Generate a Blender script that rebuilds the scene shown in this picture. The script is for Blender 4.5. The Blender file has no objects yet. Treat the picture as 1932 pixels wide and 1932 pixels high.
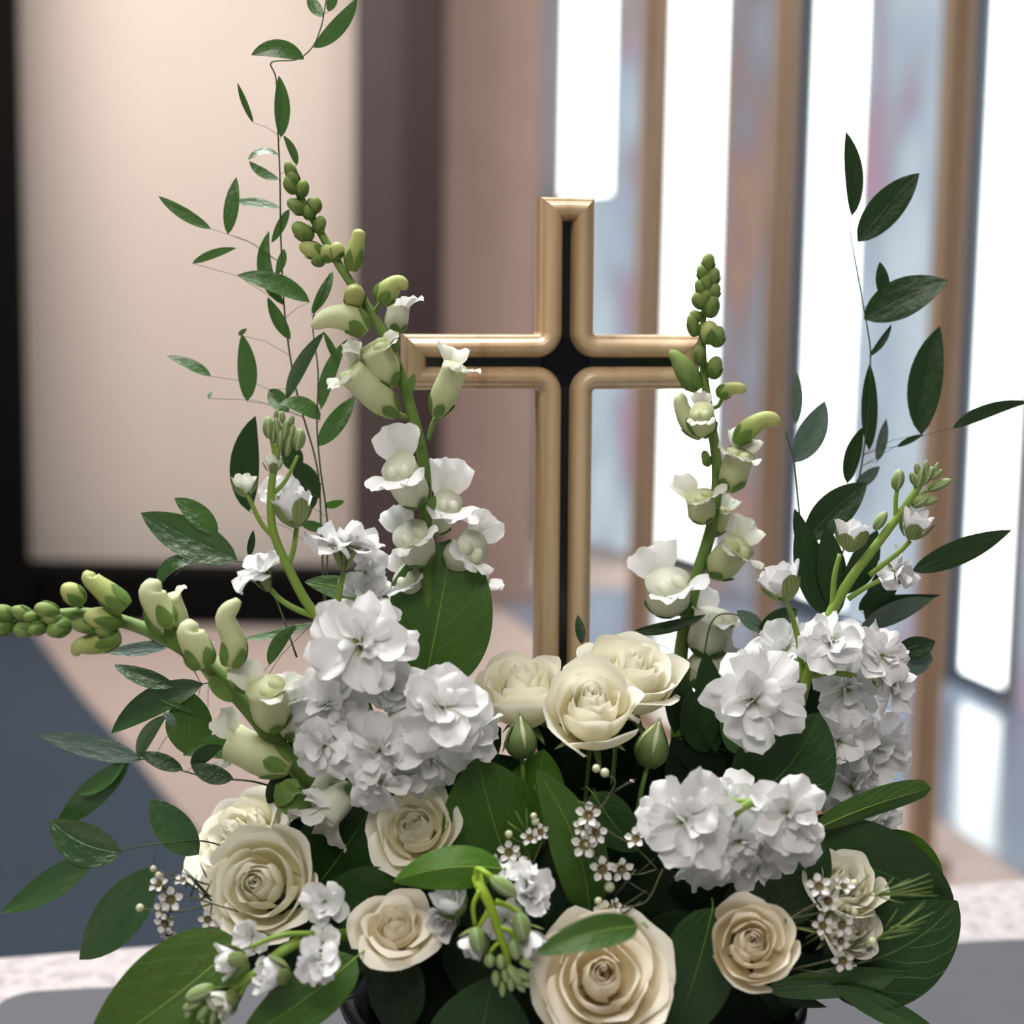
import bpy, math, random
from mathutils import Vector, Matrix, Quaternion, noise
V = Vector
C = bpy.context.scene.collection
SC = bpy.context.scene
# ------------------------------------------------------------------ camera, world, lights, exposure
FPX = 3077.0                      # focal length for a 1932 px wide frame
PITCH = math.radians(7.0)
CAM = V((0.0, -0.80, 1.35))
cd = bpy.data.cameras.new('camera'); cam = bpy.data.objects.new('camera', cd); C.objects.link(cam)
ROLL = math.radians(0.9)
cam.location = CAM
cam.rotation_euler = (Matrix.Rotation(math.radians(90) - PITCH, 3, 'X') @ Matrix.Rotation(ROLL, 3, 'Z')).to_euler()
cd.sensor_width = 36.0; cd.lens = FPX / 1932 * 36.0; cd.clip_start = 0.02; cd.clip_end = 60
cd.dof.use_dof = True; cd.dof.focus_distance = 0.80; cd.dof.aperture_fstop = 5.4
SC.camera = cam
w = bpy.data.worlds.new('world'); SC.world = w; w.use_nodes = True
w.node_tree.nodes['Background'].inputs[0].default_value = (0.90, 0.95, 1.0, 1)
w.node_tree.nodes['Background'].inputs[1].default_value = 0.15
def area(name, loc, target, sx, sy, power, col=(1, 1, 1)):
    ld = bpy.data.lights.new(name, 'AREA'); ld.shape = 'RECTANGLE'; ld.size = sx; ld.size_y = sy
    ld.energy = power; ld.color = col
    o = bpy.data.objects.new(name, ld); C.objects.link(o); o.location = loc
    o.rotation_euler = (V(target) - V(loc)).to_track_quat('-Z', 'Y').to_euler()
    return o
area('ceiling_skylight', (-0.5, 0.55, 3.35), (0.0, 0.0, 1.1), 1.5, 1.3, 98, (0.97, 0.985, 1.0))
area('front_fill', (-0.4, -1.9, 3.3), (0.0, 0.2, 1.0), 1.6, 0.8, 34, (1.0, 0.95, 0.88))  # unseen fill light added above the front to brighten the blooms
area('ceiling_lamp_wall', (-2.2, 4.3, 3.35), (-2.0, 7.2, 1.0), 2.5, 1.0, 76, (1.0, 0.96, 0.92))
area('ceiling_lamp_back', (1.6, 3.6, 3.4), (1.2, 6.0, 0.6), 1.6, 1.6, 62, (0.97, 0.98, 1.0))
SC.view_settings.view_transform = 'Standard'; SC.view_settings.look = 'None'
SC.view_settings.gamma = 1.0; SC.view_settings.exposure = 0.17
SC.view_settings.use_curve_mapping = False

# ------------------------------------------------------------------ measuring helpers
XR = V((1, 0, 0)); FW = V((0, math.cos(PITCH), -math.sin(PITCH))); UP = V((0, math.sin(PITCH), math.cos(PITCH)))
XR, UP = XR * math.cos(ROLL) + UP * math.sin(ROLL), UP * math.cos(ROLL) - XR * math.sin(ROLL)
def P(x, y, Y):
    """point that stands on the vertical plane at depth Y and shows at photo pixel x, y"""
    d = XR * ((x - 966) / FPX) + UP * (-(y - 966) / FPX) + FW
    return CAM + d * ((Y - CAM.y) / d.y)
def PZ(x, y, z):
    d = XR * ((x - 966) / FPX) + UP * (-(y - 966) / FPX) + FW
    return CAM + d * ((z - CAM.z) / d.z)
def S(Y): return (Y - CAM.y) / (FPX * 1.0)      # metres per photo pixel at depth Y
def D(r, u, t): return (XR * r + UP * u - FW * t).normalized()
def lerp(a, b, t): return a + (b - a) * t
def smooth(t): t = max(0, min(1, t)); return t * t * (3 - 2 * t)
def catmull(pts, n=6):
    if len(pts) < 3: return [pts[0].lerp(pts[-1], i / n) for i in range(n + 1)]
    q = [pts[0] * 2 - pts[1]] + list(pts) + [pts[-1] * 2 - pts[-2]]
    out = []
    for i in range(1, len(q) - 2):
        a, b, c, d = q[i - 1:i + 3]
        for k in range(n):
            t = k / n
            out.append(0.5 * ((2 * b) + (c - a) * t + (2 * a - 5 * b + 4 * c - d) * t * t + (3 * b - a - 3 * c + d) * t ** 3))
    out.append(pts[-1].copy()); return out

# ------------------------------------------------------------------ materials
def nodes(name):
    m = bpy.data.materials.new(name); m.use_nodes = True
    return m, m.node_tree, m.node_tree.nodes['Principled BSDF']
def N(t, kind, **kw):
    n = t.nodes.new(kind)
    for k, v in kw.items():
        if hasattr(n, k) and not k.startswith('i_'): setattr(n, k, v)
    return n
def mth(t, op, a, b=None, clamp=False):
    n = t.nodes.new('ShaderNodeMath'); n.operation = op; n.use_clamp = clamp
    for i, s in enumerate((a, b)):
        if s is None: continue
        if isinstance(s, (int, float)): n.inputs[i].default_value = s
        else: t.links.new(s, n.inputs[i])
    return n.outputs[0]
def mixc(t, f, a, b):
    n = t.nodes.new('ShaderNodeMix'); n.data_type = 'RGBA'
    for i, s in ((0, f), (6, a), (7, b)):
        if isinstance(s, (int, float)): n.inputs[i].default_value = s
        elif isinstance(s, tuple): n.inputs[i].default_value = s if len(s) == 4 else (*s, 1)
        else: t.links.new(s, n.inputs[i])
    return n.outputs[2]
def ramp(t, f, stops):
    n = t.nodes.new('ShaderNodeValToRGB'); e = n.color_ramp.elements
    while len(e) < len(stops): e.new(0.5)
    for i, (p, c) in enumerate(stops): e[i].position = p; e[i].color = (*c, 1)
    t.links.new(f, n.inputs[0]); return n.outputs[0]
def noise_tex(t, scale, detail=3, vec=None, rough=0.5):
    n = t.nodes.new('ShaderNodeTexNoise'); n.inputs['Scale'].default_value = scale
    n.inputs['Detail'].default_value = detail; n.inputs['Roughness'].default_value = rough
    if vec is not None: t.links.new(vec, n.inputs['Vector'])
    return n.outputs[0]
def mapping(t, src, scale):
    m = t.nodes.new('ShaderNodeMapping'); m.inputs['Scale'].default_value = scale
    t.links.new(src, m.inputs['Vector']); return m.outputs[0]
def bump(t, b, h, strength, dist=0.001):
    n = t.nodes.new('ShaderNodeBump'); n.inputs['Strength'].default_value = strength
    n.inputs['Distance'].default_value = dist
    t.links.new(h, n.inputs['Height']); t.links.new(n.outputs[0], b.inputs['Normal']); return n.outputs[0]
def translucent(t, b, col, fac, nrm=None):
    tr = t.nodes.new('ShaderNodeBsdfTranslucent'); mx = t.nodes.new('ShaderNodeMixShader')
    mx.inputs[0].default_value = fac
    if isinstance(col, tuple): tr.inputs[0].default_value = (*col, 1)
    else: t.links.new(col, tr.inputs[0])
    out = t.nodes['Material Output']
    t.links.new(b.outputs[0], mx.inputs[1]); t.links.new(tr.outputs[0], mx.inputs[2])
    t.links.new(mx.outputs[0], out.inputs[0])
def plain(name, col, rough=0.5, spec=0.5, metal=0, nz=0.0, nscale=20, bumps=0.0, emit=0.0):
    m, t, b = nodes(name)
    b.inputs['Roughness'].default_value = rough; b.inputs['Specular IOR Level'].default_value = spec
    b.inputs['Metallic'].default_value = metal
    b.inputs['Base Color'].default_value = (*col, 1)
    if nz or bumps:
        o = N(t, 'ShaderNodeTexCoord'); n = noise_tex(t, nscale, 4, o.outputs['Object'])
        if nz:
            c = mixc(t, n, tuple(max(0, k * (1 - nz)) for k in col), tuple(min(1, k * (1 + nz)) for k in col))
            t.links.new(c, b.inputs['Base Color'])
        if bumps: bump(t, b, n, bumps, 0.002)
    if emit:
        b.inputs['Emission Color'].default_value = (*col, 1); b.inputs['Emission Strength'].default_value = emit
    return m
def petal_mat(name, base, mid, tip, rough=0.5, tr=0.3, p1=0.18, p2=0.5, vein=0.25):
    m, t, b = nodes(name)
    uv = N(t, 'ShaderNodeUVMap'); sep = N(t, 'ShaderNodeSeparateXYZ'); t.links.new(uv.outputs[0], sep.inputs[0])
    c = ramp(t, sep.outputs[1], [(0.0, base), (p1, mid), (p2, tip), (1.0, tip)])
    n = noise_tex(t, 1.0, 3, mapping(t, uv.outputs[0], (26, 2.5, 1)))
    n2 = noise_tex(t, 2.5, 2, uv.outputs[0])
    c = mixc(t, mth(t, 'MULTIPLY', n2, 0.14), c, tuple(k * 0.80 for k in mid))
    t.links.new(c, b.inputs['Base Color'])
    b.inputs['Roughness'].default_value = rough; b.inputs['Specular IOR Level'].default_value = 0.25
    b.inputs['Sheen Weight'].default_value = 0.08
    nr = bump(t, b, n, vein, 0.0006)
    translucent(t, b, c, tr)
    return m
def leaf_mat(name, dark, light, vein, rough=0.35, tr=0.15, nv=7.0, amp=1.0, spec=0.5, fleck=0.0, waxy=0.0):
    """u across the blade (0..1, midrib at .5), v from base to tip"""
    m, t, b = nodes(name)
    uv = N(t, 'ShaderNodeUVMap'); sep = N(t, 'ShaderNodeSeparateXYZ'); t.links.new(uv.outputs[0], sep.inputs[0])
    u, v = sep.outputs[0], sep.outputs[1]
    au = mth(t, 'ABSOLUTE', mth(t, 'SUBTRACT', u, 0.5))
    nz = noise_tex(t, 5.0, 2, uv.outputs[0])
    n1 = noise_tex(t, 3.0, 4, uv.outputs[0])
    mid = mth(t, 'SUBTRACT', 1.0, mth(t, 'DIVIDE', au, 0.017), True)
    ph = mth(t, 'ADD', mth(t, 'MULTIPLY', mth(t, 'SUBTRACT', v, mth(t, 'MULTIPLY', au, 0.95)), nv), mth(t, 'MULTIPLY', nz, 0.5))
    fr = mth(t, 'ABSOLUTE', mth(t, 'SUBTRACT', mth(t, 'FRACT', ph), 0.5))
    side = mth(t, 'MULTIPLY', mth(t, 'SUBTRACT', 1.0, mth(t, 'DIVIDE', fr, 0.05), True), 0.55 * amp)
    vs = mth(t, 'MAXIMUM', mth(t, 'MULTIPLY', mid, 0.7 * min(1, amp + .4)), side)
    c = mixc(t, n1, dark, light)
    if fleck:
        f = mth(t, 'GREATER_THAN', noise_tex(t, 14.0, 3, uv.outputs[0]), 1 - fleck)
        c = mixc(t, f, c, (0.10, 0.05, 0.015))
    c = mixc(t, vs, c, vein)
    t.links.new(c, b.inputs['Base Color'])
    b.inputs['Roughness'].default_value = rough; b.inputs['Specular IOR Level'].default_value = spec
    if waxy: b.inputs['Coat Weight'].default_value = waxy; b.inputs['Coat Roughness'].default_value = 0.22
    ln = noise_tex(t, 1.0, 2, mapping(t, uv.outputs[0], (30, 3, 1)))
    und = noise_tex(t, 4.0, 2, mapping(t, uv.outputs[0], (1.0, 1.6, 1)))
    h = mth(t, 'ADD', mth(t, 'ADD', mth(t, 'MULTIPLY', vs, -1.0), mth(t, 'MULTIPLY', ln, 0.35)), mth(t, 'MULTIPLY', und, 2.4))
    bump(t, b, h, 0.5, 0.0007)
    translucent(t, b, mixc(t, 0.5, c, light), tr)
    return m
def grad_mat(name, base, tip, rough=0.5, tr=0.12, p0=0.15, p1=0.7, stripe=0.0, scol=(0.6, 0.7, 0.4)):
    m, t, b = nodes(name)
    uv = N(t, 'ShaderNodeUVMap'); sep = N(t, 'ShaderNodeSeparateXYZ'); t.links.new(uv.outputs[0], sep.inputs[0])
    c = ramp(t, sep.outputs[1], [(p0, base), (p1, tip)])
    n1 = noise_tex(t, 6.0, 2, uv.outputs[0])
    c = mixc(t, mth(t, 'MULTIPLY', n1, 0.35), c, tuple(k * 0.7 for k in base))
    if stripe:
        s = mth(t, 'ABSOLUTE', mth(t, 'SUBTRACT', mth(t, 'FRACT', mth(t, 'MULTIPLY', sep.outputs[0], 4.0)), 0.5))
        c = mixc(t, mth(t, 'MULTIPLY', mth(t, 'LESS_THAN', s, 0.10), stripe), c, scol)
    t.links.new(c, b.inputs['Base Color']); b.inputs['Roughness'].default_value = rough
    b.inputs['Specular IOR Level'].default_value = 0.35
    ln = noise_tex(t, 1.0, 2, mapping(t, uv.outputs[0], (24, 3, 1)))
    bump(t, b, ln, 0.25, 0.0006)
    translucent(t, b, c, tr)
    return m
M = {}
M['stock'] = petal_mat('stock_petal', (0.42, 0.56, 0.09), (0.78, 0.83, 0.60), (0.92, 0.915, 0.93), 0.55, 0.22, 0.17, 0.34, 0.6)
M['rose_cool'] = petal_mat('rose_petal_cream', (0.88, 0.81, 0.42), (0.93, 0.875, 0.62), (0.95, 0.92, 0.80), 0.5, 0.34, 0.30, 0.85, 0.2)
M['rose_warm'] = petal_mat('rose_petal_ivory', (0.93, 0.74, 0.38), (0.94, 0.84, 0.60), (0.95, 0.89, 0.76), 0.5, 0.34, 0.35, 0.9, 0.2)
M['snap_lip'] = petal_mat('snapdragon_lip', (0.66, 0.68, 0.30), (0.80, 0.82, 0.60), (0.88, 0.89, 0.80), 0.55, 0.30, 0.15, 0.5, 0.3)
M['snap_white'] = petal_mat('snapdragon_white_lip', (0.75, 0.74, 0.45), (0.86, 0.86, 0.78), (0.90, 0.90, 0.89), 0.55, 0.30, 0.15, 0.5, 0.3)
M['snap_body'] = grad_mat('snapdragon_tube', (0.55, 0.63, 0.28), (0.76, 0.79, 0.50), 0.5, 0.25)
M['snap_body_white'] = grad_mat('snapdragon_white_tube', (0.70, 0.74, 0.50), (0.86, 0.87, 0.74), 0.5, 0.25)
M['bud_pale'] = grad_mat('snapdragon_pale_bud', (0.34, 0.45, 0.09), (0.62, 0.66, 0.26), 0.5, 0.2)
M['bud_green'] = grad_mat('snapdragon_green_bud', (0.14, 0.24, 0.05), (0.26, 0.36, 0.10), 0.6, 0.1)
M['stock_bud'] = grad_mat('stock_green_bud', (0.16, 0.27, 0.05), (0.38, 0.48, 0.22), 0.5, 0.1, 0.1, 0.9, 0.6, (0.62, 0.68, 0.50))
M['sepal'] = grad_mat('sepal_green', (0.16, 0.28, 0.05), (0.12, 0.22, 0.05), 0.55, 0.12)
M['sepal_olive'] = grad_mat('sepal_olive', (0.24, 0.32, 0.09), (0.15, 0.20, 0.07), 0.55, 0.12, 0.1, 0.9, 0.5, (0.42, 0.46, 0.26))
M['stem_light'] = grad_mat('stem_light_green', (0.22, 0.36, 0.05), (0.27, 0.40, 0.08), 0.5, 0.08)
M['stem_snap'] = grad_mat('stem_snapdragon', (0.12, 0.22, 0.04), (0.24, 0.36, 0.10), 0.55, 0.08)
M['stem_lime'] = grad_mat('stem_lime_green', (0.38, 0.58, 0.04), (0.36, 0.54, 0.05), 0.45, 0.12)
M['stem_dark'] = plain('stem_dark', (0.045, 0.075, 0.025), 0.5, nz=0.3, nscale=200)
M['twig'] = plain('twig_brown', (0.10, 0.10, 0.04), 0.6, nz=0.3, nscale=300)
M['needle'] = plain('needle_green', (0.17, 0.25, 0.06), 0.5)
M['needle_dark'] = plain('needle_dark', (0.045, 0.06, 0.025), 0.5)
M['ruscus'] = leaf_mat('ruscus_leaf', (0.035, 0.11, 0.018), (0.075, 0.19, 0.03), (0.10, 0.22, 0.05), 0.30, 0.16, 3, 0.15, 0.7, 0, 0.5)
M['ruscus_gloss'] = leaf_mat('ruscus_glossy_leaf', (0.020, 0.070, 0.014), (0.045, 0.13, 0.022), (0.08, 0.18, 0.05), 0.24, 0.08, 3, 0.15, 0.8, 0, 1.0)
M['ruscus_dark'] = leaf_mat('ruscus_dark_leaf', (0.014, 0.040, 0.012), (0.026, 0.066, 0.016), (0.04, 0.09, 0.03), 0.38, 0.05, 3, 0.15, 0.4)  # darkened green; at right it paints in the backlit silhouettes
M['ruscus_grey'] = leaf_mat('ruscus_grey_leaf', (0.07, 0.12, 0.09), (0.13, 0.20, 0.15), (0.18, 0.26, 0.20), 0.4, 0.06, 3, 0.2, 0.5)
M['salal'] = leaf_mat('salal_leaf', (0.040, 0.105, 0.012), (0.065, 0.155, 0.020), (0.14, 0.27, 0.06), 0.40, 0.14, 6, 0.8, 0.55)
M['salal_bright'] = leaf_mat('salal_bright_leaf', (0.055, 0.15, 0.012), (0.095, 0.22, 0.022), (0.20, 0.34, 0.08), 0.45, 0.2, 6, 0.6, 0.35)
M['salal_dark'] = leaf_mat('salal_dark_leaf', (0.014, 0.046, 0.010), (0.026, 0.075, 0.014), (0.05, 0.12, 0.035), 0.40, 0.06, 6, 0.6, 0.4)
M['salal_shade_tint'] = leaf_mat('salal_shade_tinted_leaf', (0.006, 0.018, 0.006), (0.010, 0.030, 0.008), (0.015, 0.04, 0.012), 0.55, 0.02, 6, 0.3, 0.25)  # darkened leaf colour, painting in the deep shade inside the bouquet
M['salal_spot'] = leaf_mat('salal_spotted_leaf', (0.05, 0.11, 0.015), (0.09, 0.17, 0.025), (0.15, 0.24, 0.06), 0.40, 0.12, 6, 0.4, 0.4, 0.30)
M['rose_bud'] = grad_mat('rose_bud_sepal', (0.10, 0.17, 0.045), (0.17, 0.23, 0.08), 0.5, 0.08)
M['wax_petal'] = petal_mat('waxflower_petal', (0.70, 0.62, 0.50), (0.82, 0.78, 0.73), (0.85, 0.82, 0.80), 0.3, 0.2, 0.15, 0.4, 0.1)
M['wax_cup'] = grad_mat('waxflower_cup', (0.16, 0.20, 0.07), (0.17, 0.12, 0.05), 0.35, 0.05)
M['wax_rim'] = plain('waxflower_rim', (0.52, 0.38, 0.18), 0.3)
M['wax_bud'] = plain('waxflower_bud', (0.60, 0.62, 0.40), 0.3, nz=0.15, nscale=300)
M['pot'] = plain('pot_black_plastic', (0.004, 0.004, 0.005), 0.45, 0.3)
M['foam'] = plain('foam_dark_green', (0.008, 0.014, 0.007), 0.95, 0.1, nz=0.3, nscale=300)
M['film'] = plain('clear_film', (0.35, 0.35, 0.36), 0.15, 0.8)

# ------------------------------------------------------------------ object helpers
org = {}
def link(o, parent):
    C.objects.link(o)
    if parent is not None: o.parent = parent
    org[o.name] = org[parent.name] if parent is not None else o.location.copy()
def thing(name, loc, label, cat, group=None, kind=None):
    o = bpy.data.objects.new(name, None); o.empty_display_size = 0.01; o.location = loc; link(o, None)
    if label: o['label'] = label
    if cat: o['category'] = cat
    if group: o['group'] = group
    if kind: o['kind'] = kind
    return o
def mesh(name, verts, faces, mat, parent=None, uvs=None, sm=True, label=None):
    me = bpy.data.meshes.new(name)
    off = org[parent.name] if parent is not None else V((0, 0, 0))
    me.from_pydata([tuple(v - off) for v in verts], [], faces); me.materials.append(mat)
    if uvs:
        l = me.uv_layers.new(name='UVMap')
        vi = [0] * len(me.loops); me.loops.foreach_get('vertex_index', vi)
        flat = []
        for i in vi: flat.extend(uvs[i])
        l.data.foreach_set('uv', flat)
    if sm: me.polygons.foreach_set('use_smooth', [True] * len(me.polygons))
    o = bpy.data.objects.new(name, me); link(o, parent)
    if label: o['label'] = label
    return o
def tagd(o, label=None, cat=None, group=None, kind=None):
    if label: o['label'] = label
    if cat: o['category'] = cat
    if group: o['group'] = group
    if kind: o['kind'] = kind
    return o
class B:
    """collects pieces of one mesh"""
    def __init__(s): s.v = []; s.f = []; s.u = []
    def add(s, v, f, u):
        k = len(s.v); s.v += v; s.f += [tuple(i + k for i in q) for q in f]; s.u += u
    def build(s, name, mat, parent=None, label=None, sm=True): return mesh(name, s.v, s.f, mat, parent, s.u, sm, label)
def gridfaces(nu, nv, k=0):
    return [(k + j * (nu + 1) + i, k + j * (nu + 1) + i + 1, k + (j + 1) * (nu + 1) + i + 1, k + (j + 1) * (nu + 1) + i) for j in range(nv) for i in range(nu)]
def tube(pts, rad, sides=8, cap=True, rid=0.0):
    """swept round section; rad is a number or one per point"""
    n = len(pts); v = []; u = []; f = []
    if isinstance(rad, (int, float)): rad = [rad] * n
    t0 = (pts[1] - pts[0]).normalized()
    a = t0.orthogonal().normalized()
    for i, p in enumerate(pts):
        t = (pts[min(i + 1, n - 1)] - pts[max(i - 1, 0)])
        if t.length < 1e-9: t = t0
        t = t.normalized(); a = (a - t * a.dot(t)); a = a.normalized() if a.length > 1e-6 else t.orthogonal().normalized()
        b = t.cross(a)
        for k in range(sides):
            g = 2 * math.pi * k / sides
            v.append(p + (a * math.cos(g) + b * math.sin(g)) * rad[i] * (1 + rid * math.cos(2 * g) + rid * .5 * math.cos(5 * g + i * .3))); u.append((k / sides, i / (n - 1)))
    for i in range(n - 1):
        for k in range(sides):
            f.append((i * sides + k, i * sides + (k + 1) % sides, (i + 1) * sides + (k + 1) % sides, (i + 1) * sides + k))
    if cap:
        f.append(tuple(reversed(range(sides)))); f.append(tuple((n - 1) * sides + k for k in range(sides)))
    return v, f, u
def pathpx(pts, Y=0.0):
    """pts: (x, y[, Y])"""
    return [P(p[0], p[1], p[2] if len(p) > 2 else Y) for p in pts]
def radii(n, a, b): return [lerp(a, b, i / (n - 1)) for i in range(n)]
def pod(p0, p1, w, bend=V((0, 0, 0)), n=10, sides=10, a=0.55, b=0.55, tipr=0.0, ridg=0.0):
    """closed seed-like body from p0 to p1, max width w"""
    m = (p0 + p1) / 2 + bend; pts = []; r = []
    for i in range(n + 1):
        t = i / n; tt = 0.5 - 0.5 * math.cos(math.pi * t)
        pts.append(p0 * (1 - tt) ** 2 + m * 2 * tt * (1 - tt) + p1 * tt * tt)
        pk = a / (a + b); pr = (max(tt, 0) ** a) * (max(1 - tt, 0) ** b) / ((pk ** a) * ((1 - pk) ** b))
        r.append(max(w / 2 * pr, w * 0.02))
    v, f, u = tube(pts, r, sides)
    return v, f, u
def frame(axis, spin=0.0):
    z = axis.normalized(); x = z.orthogonal().normalized(); y = z.cross(x)
    c, s = math.cos(spin), math.sin(spin)
    return x * c + y * s, y * c - x * s, z
def petal(L, W, claw=0.25, wmax=0.75, cup=0.15, curl=0.4, curl0=0.0, ruf=0.06, notch=0.25, seed=0, nu=8, nv=8, tipn=0.0, pw=1.0, freq=2.4):
    """local petal: +X out from the claw, Y across, Z is the face"""
    r = random.Random(seed); ph = r.uniform(0, 6.28); ph2 = r.uniform(0, 6.28); sk = r.uniform(-.12, .12)
    v = []; u_ = []
    x = z = 0.0; prev = 0
    for j in range(nv + 1):
        t = j / nv
        if j:
            ang = curl0 + curl * (t ** 1.5); x += math.cos(ang) * L / nv; z += math.sin(ang) * L / nv
        wt = smooth(min(1, t / wmax)) ** pw
        hw = W / 2 * (claw + (1 - claw) * wt)
        ang = curl0 + curl * (t ** 1.5)
        for i in range(nu + 1):
            u = -1 + 2 * i / nu
            pull = notch * L * (abs(u) ** 2.6) * t ** 2 - tipn * L * (1 - abs(u)) ** 2 * t ** 3 * -1
            hh = cup * W * (u * u) * (0.35 + 0.65 * t) + ruf * L * t * t * (math.sin(u * freq + ph) + 0.6 * math.sin(u * freq * 2.3 + ph2 + t * 2)) * (0.35 + 0.65 * abs(u) if j < nv else 1)
            pull += L * .018 * t * t * math.sin(u * 11 + ph * 3) + L * .03 * t * t * math.sin(u * 5 + ph2)
            px = x - pull * math.cos(ang) - hh * math.sin(ang); pz = z - pull * math.sin(ang) + hh * math.cos(ang)
            v.append(V((px, hw * u + sk * W * t * t, pz))); u_.append(((u + 1) / 2, t))
    return v, gridfaces(nu, nv), u_
def wrap(bb, q, rr, frac=.4, n=5, hw=.62, off=1.05, start=0.0, seed=0, flare=.0, ptd=.6):
    """sepals that lie on a swept body q, rr"""
    r = random.Random(seed); m = len(q); fr = []; a = (q[1] - q[0]).normalized().orthogonal().normalized()
    for i in range(m):
        t = (q[min(i + 1, m - 1)] - q[max(i - 1, 0)]).normalized(); a = (a - t * a.dot(t)).normalized(); fr.append((a.copy(), t.cross(a)))
    for k in range(n):
        g0 = 2 * math.pi * (k + r.uniform(-.15, .15)) / n + seed; f_ = frac * r.uniform(.8, 1.15); v = []; uv = []
        for j in range(8):
            tt = j / 7; x = min(max(start + tt * f_, 0), .999) * (m - 1); i0 = int(x); ft = x - i0
            p = q[i0].lerp(q[i0 + 1], ft); ra = lerp(rr[i0], rr[i0 + 1], ft)
            for i in range(5):
                u = -1 + i / 2; g = g0 + hw * u * max(0, 1 - tt ** 2) ** ptd * (.75 + .25 * smooth(tt * 3))
                R_ = ra * (off + flare * tt * tt - .03 * abs(u)) + .0002
                v.append(p + (fr[i0][0] * math.cos(g) + fr[i0][1] * math.sin(g)) * R_); uv.append(((u + 1) / 2, tt))
        bb.add(v, gridfaces(4, 7), uv)
    return bb
def podpath(p0, p1, w, n=10, a=.45, b=.5):
    q = []; rr = []
    for i in range(n + 1):
        tt = min(1.0, max(0.0, .5 - .5 * math.cos(math.pi * i / n))); q.append(p0.lerp(p1, tt)); pk = a / (a + b)
        rr.append(max(w / 2 * (tt ** a) * ((1 - tt) ** b) / ((pk ** a) * ((1 - pk) ** b)), w * .02))
    return q, rr
def place(geo, p, ax, ay, az):
    v, f, u = geo
    return [p + ax * q.x + ay * q.y + az * q.z for q in v], f, u
def calyx(p, axis, R, L, n=5, seed=0, w=0.9, spread=0.25, curl=-0.35, cup=0.25):
    """sepals hugging a body of radius R"""
    x, y, z = frame(axis, seed * 0.7); bb = B(); r = random.Random(seed)
    for k in range(n):
        g = 2 * math.pi * k / n; rad = x * math.cos(g) + y * math.sin(g)
        sd = z.cross(rad)
        d = (z * math.cos(spread + .5) + rad * math.sin(spread + .5)).normalized()
        nn = sd.cross(d) * -1.0
        l = L * r.uniform(.85, 1.15)
        bb.add(*place(petal(l, R * 2 * w * math.sin(math.pi / n) * 1.35, 0.6, 0.5, cup, -curl * 1.8, 0, 0.01, 0.85, seed + k, 4, 5), p + rad * R * 0.12, d, sd, -nn if nn.dot(z) < 0 else nn))
    return bb
def leaf(base, tip, W, bow=0.0, arch=0.0, tilt=0.0, fold=0.12, a=0.7, b=0.8, nu=6, nv=12, wave=0.0, seed=0, nrm=None, curlside=0.0, roll=0.0):
    """leaf blade; bow = sideways sag, arch = rise of the middle toward the face, tilt/roll turn the face about the spine (start/extra at tip)"""
    ax = (tip - base); Ln = ax.length; ax.normalize()
    n0 = (nrm if nrm is not None else -FW); n0 = (n0 - ax * n0.dot(ax)).normalized()
    s0 = ax.cross(n0)
    mid = (base + tip) / 2 + s0 * bow * 2 + n0 * arch * 2
    r = random.Random(seed); ph = r.uniform(0, 6.28)
    v = []; uv = []; pk = a / (a + b); nm = (pk ** a) * ((1 - pk) ** b)
    for j in range(nv + 1):
        t = j / nv
        c = base * (1 - t) ** 2 + mid * 2 * t * (1 - t) + tip * t * t
        tg = ((mid - base) * (1 - t) + (tip - mid) * t).normalized()
        n = (n0 - tg * n0.dot(tg)).normalized(); s = tg.cross(n)
        g = tilt + roll * t; n, s = n * math.cos(g) + s * math.sin(g), s * math.cos(g) - n * math.sin(g)
        hw = W / 2 * (max(t, 0.0) ** a) * (max(1 - t, 0.0) ** b) / nm
        hw = max(hw, W * 0.012)
        for i in range(nu + 1):
            u = -1 + 2 * i / nu
            h = fold * abs(u) * hw + wave * W * math.sin(t * 9 + ph + u * 1.5) * abs(u) * math.sin(math.pi * t) - curlside * hw * u * u
            v.append(c + s * hw * u + n * h); uv.append(((u + 1) / 2, t))
    return v, gridfaces(nu, nv), uv
def box(x0, x1, y0, y1, z0, z1):
    v = [V((x, y, z)) for z in (z0, z1) for y in (y0, y1) for x in (x0, x1)]
    return v, [(0, 2, 3, 1), (4, 5, 7, 6), (0, 1, 5, 4), (2, 6, 7, 3), (0, 4, 6, 2), (1, 3, 7, 5)], [(0, 0)] * 8

# ------------------------------------------------------------------ the room
def slab(name, a, b, z0, z1, th, mat, parent=None, kind='structure', bev=0.0):
    """upright board from plan point a to b"""
    a = V((a[0], a[1], 0)); b = V((b[0], b[1], 0)); d = (b - a).normalized(); n = V((-d.y, d.x, 0)) * th
    v = []
    for z in (z0, z1):
        for q in (a, b, b + n, a + n): v.append(V((q.x, q.y, z)))
    f = [(0, 3, 2, 1), (4, 5, 6, 7), (0, 1, 5, 4), (1, 2, 6, 5), (2, 3, 7, 6), (3, 0, 4, 7)]
    o = mesh(name, v, f, mat, parent, None, False)
    if kind and parent is None: o['kind'] = kind
    return o
def atx(px, dist, row=588): q = P(px, row, dist - 0.8); return (q.x, q.y)
m_pink = plain('floor_beige_pink', (0.54, 0.42, 0.37), 0.55, nz=0.12, nscale=3)
m_carpet = plain('carpet_slate', (0.060, 0.078, 0.105), 0.95, 0.1, nz=0.25, nscale=60, bumps=0.3)
m_tile = plain('tile_blue_grey', (0.24, 0.28, 0.36), 0.16, 0.6, nz=0.12, nscale=1.2)
m_wall = plain('wall_cream', (0.68, 0.58, 0.51), 0.8, nz=0.04, nscale=1)
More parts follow.
